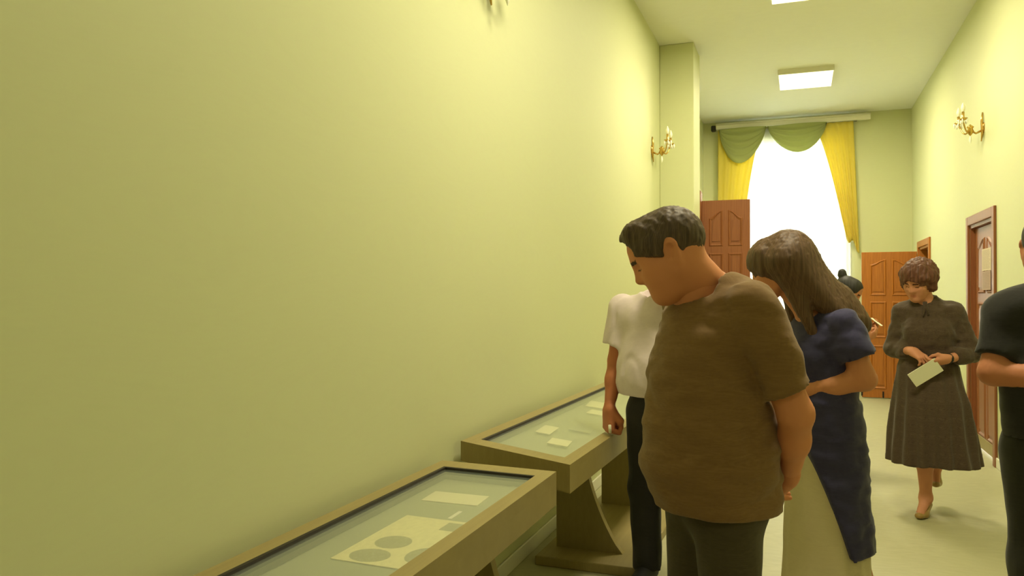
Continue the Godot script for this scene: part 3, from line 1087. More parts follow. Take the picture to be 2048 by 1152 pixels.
func limb_prims(f: Field, j: Dictionary, g: float, arms: float) -> void:
	# g: girth of the trunk, arms: thickness of the arms
	f.add(cap(j.pelvis, j.waist, 0.145 * g, 0.135 * g, 0.06, Z, 0.78))
	f.add(cap(j.waist, j.chest, 0.13 * g, 0.145 * g, 0.06, Z, 0.76))
	f.add(cap(j.chest, j.neck + Vector3(0, -0.04, 0), 0.13 * g, 0.07, 0.06, Z, 0.75))
	for s in ["l", "r"]:
		f.add(cap(j.chest.lerp(j["sh_" + s], 0.6) + Vector3(0, 0.0, 0), j["sh_" + s] + Vector3(0, -0.015, 0), 0.05, 0.040 * arms, 0.04))
		f.add(cap(j["sh_" + s] + Vector3(0, -0.02, 0), j["el_" + s], 0.045 * arms, 0.042 * arms, 0.03))
		var fore: Vector3 = j["wr_" + s] - j["el_" + s]
		f.add(cap(j["el_" + s], j["el_" + s] + fore * 0.45, 0.040 * arms, 0.040 * arms, 0.02))
		f.add(cap(j["el_" + s] + fore * 0.4, j["wr_" + s], 0.040 * arms, 0.0265, 0.02))
		f.add(cap(j["hip_" + s], j["knee_" + s], 0.082 * g, 0.055, 0.05))
		f.add(cap(j["knee_" + s], j["knee_" + s].lerp(j["ankle_" + s], 0.35) + Vector3(0, 0, -0.012), 0.053, 0.053, 0.03))
		f.add(cap(j["knee_" + s].lerp(j["ankle_" + s], 0.32) + Vector3(0, 0, -0.012), j["ankle_" + s], 0.053, 0.034, 0.03))
		var an: Vector3 = j["ankle_" + s]
		var to: Vector3 = j["toe_" + s] + Vector3(0, 0.028, 0)
		f.add(cap(an, an + Vector3(0, -0.02, -0.015), 0.036, 0.034, 0.03))
		f.add(cap(an + Vector3(0, -0.015, 0.0), to, 0.034, 0.026, 0.03))
	f.add(cap(j.neck + Vector3(0, -0.03, 0), j.head + Vector3(0, -0.02, -0.01), 0.058, 0.054, 0.04))

# head shapes in head axes: x to its left, y up, z out of the face; t places the head
func head_field(t: Transform3D, neck: Vector3, o: Dictionary) -> Field:
	var f := Field.new()
	f.cell = o.get("cell", 0.0045)
	var s: float = o.get("size", 1.0)
	var jaw: float = o.get("jaw", 1.0)
	var bx := t.basis.x.normalized()
	var P := func(x: float, y: float, z: float) -> Vector3: return t * (Vector3(x, y, z) * s)
	f.add(cap(P.call(0, 0.036, -0.028), P.call(0, 0.042, 0.018), 0.087 * s, 0.083 * s, 0.03, bx, 0.87))
	f.add(cap(P.call(0, 0.03, 0.04), P.call(0, 0.02, 0.045), 0.055 * s, 0.052 * s, 0.03))
	f.add(cap(P.call(0, -0.01, 0.042), P.call(0, -0.07, 0.05), 0.058 * s, 0.042 * s * jaw, 0.03))
	for q in [-1.0, 1.0]:
		f.add(cap(P.call(q * 0.048, -0.045, 0.005), P.call(q * 0.016, -0.093, 0.062), 0.027 * s * jaw, 0.02 * s, 0.03))
		f.add(cap(P.call(q * 0.040, -0.022, 0.056), P.call(q * 0.034, -0.045, 0.058), 0.031 * s, 0.028 * s * jaw, 0.025))
		f.add(cap(P.call(q * 0.010, 0.024, 0.087), P.call(q * 0.036, 0.022, 0.076), 0.012 * s, 0.012 * s, 0.016))
		f.add(cap(P.call(q * 0.011, -0.032, 0.096), P.call(q * 0.011, -0.034, 0.093), 0.0095 * s, 0.009 * s, 0.010))
		f.add(cap(P.call(q * 0.076, 0.018, -0.012), P.call(q * 0.074, -0.024, -0.002), 0.025 * s, 0.015 * s, 0.006, (t.basis * Vector3(1, 0, q * 0.6)).normalized(), 0.46))
		f.subs.append(cap(P.call(q * 0.091, 0.012, -0.006), P.call(q * 0.088, -0.010, 0.003), 0.0150 * s, 0.0105 * s, 0.004))
		f.subs.append(cap(P.call(q * 0.028, 0.003, 0.107), P.call(q * 0.038, 0.002, 0.101), 0.014 * s, 0.013 * s, 0.016))
	f.add(cap(P.call(0, 0.018, 0.088), P.call(0, -0.026, 0.108), 0.009 * s, 0.0125 * s, 0.014))
	f.add(cap(P.call(0, -0.096, 0.07), P.call(0, -0.09, 0.068), 0.021 * s * jaw, 0.021 * s, 0.02))
	f.add(cap(P.call(-0.018, -0.058, 0.084), P.call(0.018, -0.058, 0.084), 0.0075 * s, 0.0075 * s, 0.008))
	f.add(cap(P.call(-0.014, -0.069, 0.083), P.call(0.014, -0.069, 0.083), 0.008 * s, 0.008 * s, 0.008))
	var lids := Field.new()
	for q in [-1.0, 1.0]:
		f.add(cap(P.call(q * 0.031, 0.002, 0.079), P.call(q * 0.031, 0.003, 0.079), 0.0135 * s, 0.0135 * s, 0.004))
	if o.get("double_chin", 0.0) > 0.0:
		f.add(cap(P.call(0, -0.088, 0.04), P.call(0, -0.08, 0.0), 0.036 * s, 0.045 * s, 0.03))
	var nk := Prim.new(P.call(0, -0.03, -0.02), neck, 0.054 * o.get("neck", 1.0), 0.058 * o.get("neck", 1.0), 0.035)
	f.add(nk)
	var inv := t.affine_inverse()
	var skin: Color = o.skin
	var brow: Color = o.brow
	f.base = skin
	f.paint = func(p: Vector3) -> Color:
		var q: Vector3 = inv * p / s
		var x := absf(q.x)
		if q.z > 0.06:
			if q.y > -0.074 and q.y < -0.056 and x < 0.021 and q.z > 0.080:
				return skin.lerp(o.get("lips", Color(0.42, 0.13, 0.09)), 0.45)
			if absf(q.y - (0.024 - 0.10 * maxf(0.0, x - 0.035))) < 0.0055 and x > 0.012 and x < 0.047:
				return brow
			var e := Vector2(x - 0.031, q.y - 0.001)
			if absf(e.x) < 0.013 and e.y < -0.0015 and e.y > -0.0050:
				return brow
		return skin
	return f

func hand_field(wrist: Vector3, from: Vector3, d: Vector3, n: Vector3, right: bool, curl: Array, thumb: float, skin: Color, s := 1.0, cell := 0.0035) -> Field:
	# d: along the hand, n: out of the palm; curl: bend of the three joints of the fingers
	var f := Field.new()
	f.cell = cell
	f.base = skin
	d = d.normalized()
	n = (n - d * n.dot(d)).normalized()
	var t := d.cross(n) * (1.0 if right else -1.0)
	f.add(cap(wrist.lerp(from, 0.25), wrist, 0.0285, 0.0265, 0.02))
	f.add(cap(wrist, wrist + d * 0.03 * s, 0.026, 0.026 * s, 0.02, n, 0.72))
	var side := [0.030, 0.0105, -0.0095, -0.028]
	var reach := [0.086, 0.090, 0.085, 0.077]
	var long := [0.072, 0.080, 0.074, 0.058]
	for i in 4:
		var b: Vector3 = wrist + (d * reach[i] + t * side[i]) * s
		f.add(cap(wrist + (d * 0.015 + t * side[i] * 0.55) * s, b, 0.0165 * s, 0.0118 * s, 0.018))
		var ang := 0.0
		var p := b
		var frac := [0.45, 0.30, 0.25]
		for q in 3:
			ang += curl[q] * (1.0 + 0.08 * i)
			var e: Vector3 = p + (d * cos(ang) + n * sin(ang) - t * 0.03 * (i - 1.5)) * long[i] * frac[q] * s
			f.add(cap(p, e, (0.0098 - 0.0008 * q) * s, (0.0092 - 0.0008 * q) * s, 0.004))
			p = e
	var b0: Vector3 = wrist + (d * 0.012 + t * 0.018) * s
	var b1: Vector3 = wrist + (d * 0.050 + t * (0.050 - 0.012 * thumb) + n * (0.014 + 0.018 * thumb)) * s
	var b2: Vector3 = b1 + (d * (0.034 - 0.006 * thumb) + t * (0.012 - 0.036 * thumb) + n * 0.010) * s
	var b3: Vector3 = b2 + (d * (0.026 - 0.006 * thumb) + t * (0.004 - 0.026 * thumb) + n * 0.002) * s
	f.add(cap(b0, b1, 0.018 * s, 0.0135 * s, 0.018))
	f.add(cap(b1, b2, 0.0118 * s, 0.0108 * s, 0.005))
	f.add(cap(b2, b3, 0.0108 * s, 0.009 * s, 0.004))
	return f

func skin_mat() -> StandardMaterial3D:
	var m := mat(Color.WHITE, 0.55)
	m.vertex_color_use_as_albedo = true
	m.metallic_specular = 0.35
	return m

func hair_mat(c: Color) -> StandardMaterial3D:
	var m := textured(noise_tex(31, 0.09, c.darkened(0.4), c.lightened(0.16), 8, 128), Vector3(22, 2.2, 22), 0.58, false)
	return m

func shoe_fields(j: Dictionary, cell: float, heel := 0.0) -> Array:
	var out := []
	for s in ["l", "r"]:
		var f := Field.new()
		f.cell = cell
		var an: Vector3 = j["ankle_" + s]
		var to: Vector3 = j["toe_" + s]
		var bk := Vector3(an.x, to.y, an.z) - Vector3(to.x - an.x, 0, to.z - an.z).normalized() * 0.035
		f.add(cap(bk + Vector3(0, 0.045 + heel, 0), Vector3(an.x, an.y - 0.015, an.z), 0.040, 0.043, 0.03))
		f.add(cap(bk + Vector3(0, 0.040 + heel, 0), to + Vector3(0, 0.032, 0), 0.041, 0.040, 0.03, Vector3.UP, 0.85))
		f.add(cap(an + Vector3(0, -0.022, 0), to + Vector3(0, 0.028, 0), 0.043, 0.036, 0.03))
		f.cuts.append([Vector3.DOWN, -to.y - 0.001])
		out.append(f)
	return out


func shoes(t: Node3D, j: Dictionary, cell: float, heel := 0.0) -> void:
	for f in shoe_fields(j, cell, heel):
		soft("shoe", [f], M.dark, t)

# ---------------------------------------------------------------- the people
func build_people() -> void:
	man_brown()
	man_shirt()
	woman_navy()
	woman_bob()
	woman_bun()
	man_black()
	finish_jobs()

func lin(r: float, g: float, b: float) -> Color:
	return Color(r, g, b).srgb_to_linear()

func trousers(t: Node3D, j: Dictionary, g: float, top: float, cell: float, m: Material, hips := 0.16) -> void:
	var f := Field.new()
	f.cell = cell
	f.add(cap(j.pelvis + Vector3(0, 0.10, 0), j.pelvis + Vector3(0, -0.02, -0.01), hips * 0.96, hips, 0.08, Z, 0.84))
	for s in ["l", "r"]:
		f.add(cap(j["hip_" + s] + Vector3(0, -0.02, 0), j["knee_" + s], 0.108 * g, 0.082 * g, 0.05))
		f.add(cuff(j["knee_" + s], j["ankle_" + s] + Vector3(0, -0.03, 0), 0.082 * g, 0.074 * g, 0.04))
	f.cuts.append([Vector3.UP, top])
	f.warps.append([wrinkle(17, 5.0), Vector3(1.2, 0.8, 1.2), 0.008])
	soft("trousers", [f], m, t)

# man in the brown T-shirt, closest to the camera
func man_brown() -> void:
	var t := thing("person", "man in a brown T-shirt looking down at the cases, hands behind his back", "person", Vector3(-0.235, 0, -2.36), deg_to_rad(-53), "visitors in the corridor")
	var skin := lin(0.83, 0.56, 0.41)
	var j := joints(1.74, 0.185)
	j.neck = Vector3(0, 1.455, -0.01)
	j.head = Vector3(0.0, 1.566, 0.148)
	j.hip_l.x = 0.078
	j.hip_r.x = -0.078
	j.el_l = Vector3(0.232, 1.13, -0.108)
	j.sh_l = Vector3(0.190, 1.425, -0.005)
	j.sh_r = Vector3(-0.190, 1.425, -0.005)
	j.wr_l = Vector3(0.075, 0.925, -0.205)
	j.el_r = Vector3(-0.245, 1.13, -0.115)
	j.wr_r = Vector3(-0.085, 0.935, -0.235)
	var body := Field.new()
	body.cell = 0.012
	body.base = skin
	limb_prims(body, j, 1.0, 1.12)
	body.add(cap(Vector3(0, 1.44, 0.0), j.head + Vector3(0, -0.03, -0.02), 0.074, 0.060, 0.04))
	body.add(cap(Vector3(0, 1.41, 0.045), Vector3(-0.01, 1.52, 0.115), 0.062, 0.045, 0.04))
	var ht := Transform3D(Basis(Vector3.UP, deg_to_rad(-28)) * Basis(X, deg_to_rad(28)), j.head)
	var head := head_field(ht, Vector3(0, 1.44, 0.0), {"skin": skin, "brow": lin(0.24, 0.16, 0.10), "size": 1.0, "jaw": 1.16, "double_chin": 1.0, "neck": 1.24, "cell": 0.004})
	var hl := hand_field(j.wr_l, j.el_l, Vector3(-0.75, -0.50, -0.08), Vector3(0.1, -0.1, -1), false, [0.4, 0.5, 0.4], 0.6, skin)
	var hr := hand_field(j.wr_r, j.el_r, Vector3(0.90, -0.12, -0.02), Vector3(0.0, 0.1, 1), true, [0.65, 0.9, 0.5], 0.4, skin)
	soft("body", [body, head, hl, hr], skin_mat(), t, true)
	var hair := Field.new()
	hair.cell = 0.005
	var P := func(x: float, y: float, z: float) -> Vector3: return ht * Vector3(x, y, z)
	hair.add(cap(P.call(0, 0.038, -0.03), P.call(0, 0.046, 0.02), 0.094, 0.090, 0.03, ht.basis.x, 0.88))
	hair.add(cap(P.call(-0.03, 0.105, 0.065), P.call(0.03, 0.105, 0.065), 0.022, 0.022, 0.03))
	hair.add(cap(P.call(0.0, 0.098, 0.085), P.call(0.0, 0.088, 0.104), 0.016, 0.008, 0.02))
	for s in [-1.0, 1.0]:
		hair.add(cap(P.call(s * 0.070, 0.04, 0.03), P.call(s * 0.070, -0.004, 0.022), 0.020, 0.010, 0.02, ht.basis.x, 0.5))
		hair.subs.append(cap(P.call(s * 0.09, 0.006, -0.006), P.call(s * 0.088, -0.03, -0.002), 0.024, 0.022, 0.006))
	hair.subs.append(cap(P.call(0, 0.035, 0.135), P.call(0, -0.06, 0.125), 0.070, 0.11, 0.008))
	var low: Vector3 = ht.basis * Vector3(0, -0.88, 0.47).normalized()
	hair.cuts.append([low, low.dot(P.call(0, -0.012, 0.0))])
	hair.warps.append([wrinkle(3, 38.0), Vector3(1.4, 0.7, 1.4), 0.004])
	soft("hair", [hair], hair_mat(Color(0.33, 0.23, 0.14)), t)
	var sh := Field.new()
	sh.cell = 0.0085
	sh.add(cap(Vector3(0, 0.80, -0.015), Vector3(0, 0.98, 0.018), 0.182, 0.189, 0.10, Z, 0.93))
	sh.add(cap(Vector3(0, 0.98, 0.018), Vector3(0, 1.20, 0.022), 0.189, 0.182, 0.10, Z, 0.88))
	sh.add(cap(Vector3(0, 1.20, 0.02), Vector3(0, 1.33, 0.0), 0.176, 0.155, 0.10, Z, 0.80))
	sh.add(cap(Vector3(-0.12, 1.405, -0.01), Vector3(0.12, 1.405, -0.01), 0.090, 0.090, 0.08))
	sh.add(cap(Vector3(0, 1.38, 0.0), Vector3(0, 1.44, 0.005), 0.11, 0.090, 0.06))
	for s in [["l", 1.0], ["r", -1.0]]:
		var a: Vector3 = j["sh_" + s[0]]
		var e: Vector3 = j["el_" + s[0]]
		sh.add(cuff(a + Vector3(-s[1] * 0.01, -0.005, 0), a.lerp(e, 0.80), 0.080, 0.070, 0.014))
	# neck opening
	sh.subs.append(cap(Vector3(0, 1.492, 0.042), Vector3(0, 1.60, 0.13), 0.088, 0.11, 0.010))
	sh.cuts.append([Vector3.DOWN, -0.835])
	sh.warps.append([wrinkle(11, 4.0), Vector3(0.7, 1.9, 0.7), 0.013])
	sh.warps.append([wrinkle(12, 11.0), Vector3(0.6, 1.7, 0.6), 0.006])
	sh.warps.append([wrinkle(14, 2.2), Vector3(0.8, 1.5, 0.8), 0.007, 5.0])
	var shirt_mat := cloth(Color(0.50, 0.375, 0.215), 0.92)
	soft("t_shirt", [sh], shirt_mat, t)
	trousers(t, j, 0.95, 0.93, 0.011, cloth(Color(0.27, 0.235, 0.155), 0.9, 0.06, 6), 0.168)
	shoes(t, j, 0.012)

# man in the white shirt behind him, leaning a fist on the second case
func man_shirt() -> void:
	var t := thing("person", "man in a pale short-sleeved shirt leaning his fist on the tilted case", "person", Vector3(-0.637, 0, -3.92), deg_to_rad(-15), "visitors in the corridor")
	var skin := lin(0.70, 0.44, 0.31)
	var j := joints(1.70, 0.185)
	for q in ["waist", "chest", "neck", "head", "sh_l", "sh_r"]:
		j[q] += Vector3(-0.03, 0, 0.02)
	j.head = Vector3(0.080, 1.53, 0.09)
	j.neck = Vector3(0.02, 1.41, 0.01)
	j.el_r = Vector3(-0.245, 1.115, 0.03)
	j.wr_r = Vector3(-0.242, 0.884, 0.115)
	j.toe_r.x = -0.08
	j.toe_l.x = 0.10
	var body := Field.new()
	body.cell = 0.013
	body.base = skin
	limb_prims(body, j, 0.98, 1.08)
	var ht := Transform3D(Basis(Vector3.UP, deg_to_rad(-15)) * Basis(X, deg_to_rad(30)), j.head)
	var head := head_field(ht, j.neck, {"skin": skin, "brow": lin(0.24, 0.16, 0.10), "jaw": 1.08, "cell": 0.006})
	var hr := hand_field(j.wr_r, j.el_r, Vector3(0.02, -1, 0.12), Vector3(0.6, 0.0, -0.8), true, [1.3, 1.5, 1.0], 1.0, skin, 1.3)
	var hl := hand_field(j.wr_l, j.el_l, Vector3(0.0, -1, 0.1), Vector3(-1, 0, 0), false, [0.3, 0.4, 0.3], 0.3, skin, 1.0, 0.005)
	soft("body", [body, head, hr, hl], skin_mat(), t, true)
	short_hair(t, ht, Color(0.30, 0.26, 0.22), 0.007)
	var sh := Field.new()
	sh.cell = 0.010
	sh.add(cap(Vector3(-0.01, 0.94, 0.02), Vector3(-0.02, 1.04, 0.04), 0.172, 0.178, 0.10, Z, 0.86))
	sh.add(cap(Vector3(-0.02, 1.04, 0.04), Vector3(-0.03, 1.28, 0.02), 0.178, 0.165, 0.10, Z, 0.80))
	sh.add(cap(Vector3(-0.13, 1.355, 0.01), Vector3(0.07, 1.355, 0.01), 0.085, 0.085, 0.08))
	sh.add(cap(Vector3(-0.03, 1.37, 0.0), Vector3(-0.03, 1.44, 0.02), 0.10, 0.075, 0.05))
	for s in [["l", 1.0], ["r", -1.0]]:
		var a: Vector3 = j["sh_" + s[0]]
		var e: Vector3 = j["el_" + s[0]]
		sh.add(cuff(a, a.lerp(e, 0.72), 0.078, 0.085, 0.04))
	sh.subs.append(cap(Vector3(-0.03, 1.49, 0.04), Vector3(-0.01, 1.6, 0.10), 0.065, 0.09, 0.01))
	sh.cuts.append([Vector3.DOWN, -0.955])
	sh.warps.append([wrinkle(21, 6.0), Vector3(1.1, 0.7, 1.1), 0.007])
	sh.warps.append([wrinkle(24, 3.0), Vector3(1.2, 0.8, 1.2), 0.006, 5.0])
	sh.warps.append([wrinkle(22, 16.0), Vector3(0.8, 0.9, 0.8), 0.0016])
	soft("shirt", [sh], cloth(Color(0.84, 0.78, 0.79), 0.9, 0.03, 7), t)
	trousers(t, j, 0.98, 1.0, 0.012, cloth(Color(0.105, 0.095, 0.085), 0.85, 0.06, 8), 0.165)
	shoes(t, j, 0.013)
	# the little white pen he holds in the fist
	var wp: Vector3 = t.transform * (j.wr_r + Vector3(0.036, -0.098, 0.062))
	var pen := put("pen", lathe([Vector2(0.001, -0.022), Vector2(0.0075, -0.02), Vector2(0.0075, 0.02), Vector2(0.001, 0.022)], Vector3.ZERO, 10), M.paper_pale, null, Transform3D(Basis(X, 0.2), wp))
	tag(pen, "small white pen held in the fist on the tilted case", "pen")

func short_hair(t: Node3D, ht: Transform3D, c: Color, cell: float) -> void:
	var hair := Field.new()
	hair.cell = cell
	var P := func(x: float, y: float, z: float) -> Vector3: return ht * Vector3(x, y, z)
	hair.add(cap(P.call(0, 0.038, -0.03), P.call(0, 0.046, 0.02), 0.094, 0.090, 0.03, ht.basis.x, 0.88))
	hair.add(cap(P.call(-0.03, 0.105, 0.06), P.call(0.03, 0.105, 0.06), 0.020, 0.020, 0.03))
	for s in [-1.0, 1.0]:
		hair.subs.append(cap(P.call(s * 0.09, 0.006, -0.006), P.call(s * 0.088, -0.03, -0.002), 0.024, 0.022, 0.006))
	hair.subs.append(cap(P.call(0, 0.030, 0.135), P.call(0, -0.06, 0.125), 0.070, 0.11, 0.008))
	var low: Vector3 = ht.basis * Vector3(0, -0.88, 0.47).normalized()
	hair.cuts.append([low, low.dot(P.call(0, -0.012, 0.0))])
	soft("hair", [hair], hair_mat(c), t)

# woman with long brown hair in a navy dress
func woman_navy() -> void:
	var t := thing("person", "woman with long brown hair and fringe in a navy dress behind the T-shirt man", "person", Vector3(0.078, 0, -3.37), deg_to_rad(-65), "visitors in the corridor")
	var skin := lin(0.80, 0.55, 0.41)
	var j := joints(1.67, 0.155)
	j.neck = Vector3(0, 1.395, 0.02)
	j.head = Vector3(-0.01, 1.55, 0.165)
	j.sh_l = Vector3(0.150, 1.345, -0.02)
	j.el_l = Vector3(0.185, 1.13, -0.085)
	j.wr_l = Vector3(0.06, 1.065, 0.15)
	j.el_r = Vector3(-0.21, 1.10, 0.0)
	j.wr_r = Vector3(-0.06, 1.06, 0.20)
	j.knee_l = Vector3(0.075, 0.47, -0.085)
	j.ankle_l = Vector3(0.08, 0.10, -0.12)
	j.toe_l = Vector3(0.085, 0.0, 0.02)
	j.knee_r = Vector3(-0.06, 0.47, -0.06)
	j.ankle_r = Vector3(-0.07, 0.10, -0.02)
	j.toe_r = Vector3(-0.08, 0.0, 0.12)
	var body := Field.new()
	body.cell = 0.012
	body.base = skin
	limb_prims(body, j, 0.88, 1.02)
	var ht := Transform3D(Basis(Vector3.UP, deg_to_rad(-34)) * Basis(X, deg_to_rad(14)), j.head)
	var head := head_field(ht, j.neck, {"skin": skin, "brow": lin(0.22, 0.15, 0.10), "size": 0.95, "jaw": 0.95, "neck": 0.9, "cell": 0.005})
	var hl := hand_field(j.wr_l, j.el_l, Vector3(-0.4, -0.15, 1), Vector3(-1, -0.2, -0.3), false, [0.4, 0.5, 0.4], 0.4, skin, 0.92, 0.004)
	var hr := hand_field(j.wr_r, j.el_r, Vector3(0.5, 0.0, 1), Vector3(1, -0.2, -0.3), true, [0.4, 0.5, 0.4], 0.4, skin, 0.92, 0.005)
	soft("body", [body, head, hl, hr], skin_mat(), t, true)
	# long straight hair with a fringe
	var hair := Field.new()
	hair.cell = 0.006
	var P := func(x: float, y: float, z: float) -> Vector3: return ht * Vector3(x, y, z)
	hair.add(cap(P.call(0, 0.040, -0.040), P.call(0, 0.042, 0.018), 0.106, 0.099, 0.04, ht.basis.x, 0.92))
	hair.add(cap(P.call(0, 0.03, -0.070), Vector3(0.04, 1.345, -0.105), 0.096, 0.070, 0.05, ht.basis.z, 0.78))
	hair.add(cap(Vector3(0.01, 1.42, -0.07), Vector3(0.045, 1.335, -0.150), 0.066, 0.034, 0.05))
	hair.add(cap(P.call(0.070, 0.02, -0.02), Vector3(0.105, 1.30, 0.075), 0.040, 0.020, 0.04))
	hair.add(cap(P.call(0.070, 0.03, -0.045), Vector3(0.105, 1.38, -0.01), 0.045, 0.035, 0.05))
	hair.add(cap(P.call(-0.065, 0.02, -0.02), Vector3(-0.08, 1.29, 0.06), 0.040, 0.022, 0.04))
	# fringe
	for i in 7:
		var x := -0.06 + 0.02 * i
		hair.add(cap(P.call(x, 0.105 - absf(x) * 0.35, 0.045), P.call(x * 1.12, 0.030, 0.100 - absf(x) * 0.55), 0.017, 0.012, 0.014))
	for s in [-1.0, 1.0]:
		hair.add(cap(P.call(s * 0.072, 0.075, 0.03), P.call(s * 0.077, 0.0, 0.05), 0.020, 0.012, 0.02))
	hair.subs.append(cap(P.call(0.0, -0.03, 0.13), P.call(0, -0.13, 0.10), 0.062, 0.075, 0.012))
	hair.warps.append([wrinkle(33, 60.0), Vector3(1.3, 0.12, 1.3), 0.004])
	soft("hair", [hair], hair_mat(Color(0.38, 0.245, 0.13)), t)
	var dress := Field.new()
	dress.cell = 0.010
	dress.add(cap(Vector3(0, 0.97, -0.01), Vector3(0, 1.10, 0.0), 0.150, 0.135, 0.08, Z, 0.88))
	dress.add(cap(Vector3(0, 1.10, 0.0), Vector3(0, 1.25, 0.0), 0.138, 0.145, 0.08, Z, 0.80))
	dress.add(cap(Vector3(-0.06, 1.215, 0.07), Vector3(0.06, 1.215, 0.07), 0.075, 0.075, 0.05))
	dress.add(cap(Vector3(-0.085, 1.305, -0.02), Vector3(0.085, 1.305, -0.02), 0.080, 0.080, 0.07))
	for s in [["l", 1.0], ["r", -1.0]]:
		var a: Vector3 = j["sh_" + s[0]]
		var e: Vector3 = j["el_" + s[0]]
		dress.add(cuff(a + Vector3(0, -0.005, 0), a.lerp(e, 0.64), 0.062, 0.076, 0.04))
	dress.add(Skirt.new([[1.02, 0.0, -0.01, 0.150, 0.132], [0.90, 0.0, -0.018, 0.170, 0.152], [0.75, 0.0, -0.022, 0.176, 0.160], [0.44, 0.0, -0.025, 0.192, 0.176]], 0.003, 9.0))
	dress.cuts.append([Vector3(0, -0.316, 0.949), -0.172])
	dress.subs.append(cap(Vector3(0, 1.44, 0.06), Vector3(0, 1.52, 0.10), 0.092, 0.10, 0.01))
	dress.warps.append([wrinkle(41, 6.0), Vector3(0.8, 1.6, 0.8), 0.008])
	dress.warps.append([wrinkle(43, 3.0), Vector3(0.9, 1.6, 0.9), 0.005, 5.0])
	dress.warps.append([wrinkle(42, 17.0), Vector3(0.7, 1.7, 0.7), 0.0035])
	var under := Field.new()
	under.cell = 0.012
	under.add(Skirt.new([[1.0, 0.0, -0.01, 0.135, 0.118], [0.90, 0.0, -0.018, 0.156, 0.138], [0.75, 0.0, -0.022, 0.162, 0.146], [0.44, 0.0, -0.025, 0.176, 0.160], [0.10, 0.0, -0.02, 0.200, 0.185]], 0.006, 11.0))
	under.warps.append([wrinkle(44, 5.0), Vector3(1.2, 0.4, 1.2), 0.008])
	var us := soft("underskirt", [under], cloth(Color(0.82, 0.77, 0.62), 0.9, 0.03, 16), t)
	us.set_meta("label", "long ivory underskirt showing below the navy dress")
	soft("dress", [dress], cloth(Color(0.18, 0.17, 0.335), 0.8, 0.06, 9), t)
	shoes(t, j, 0.013, 0.03)

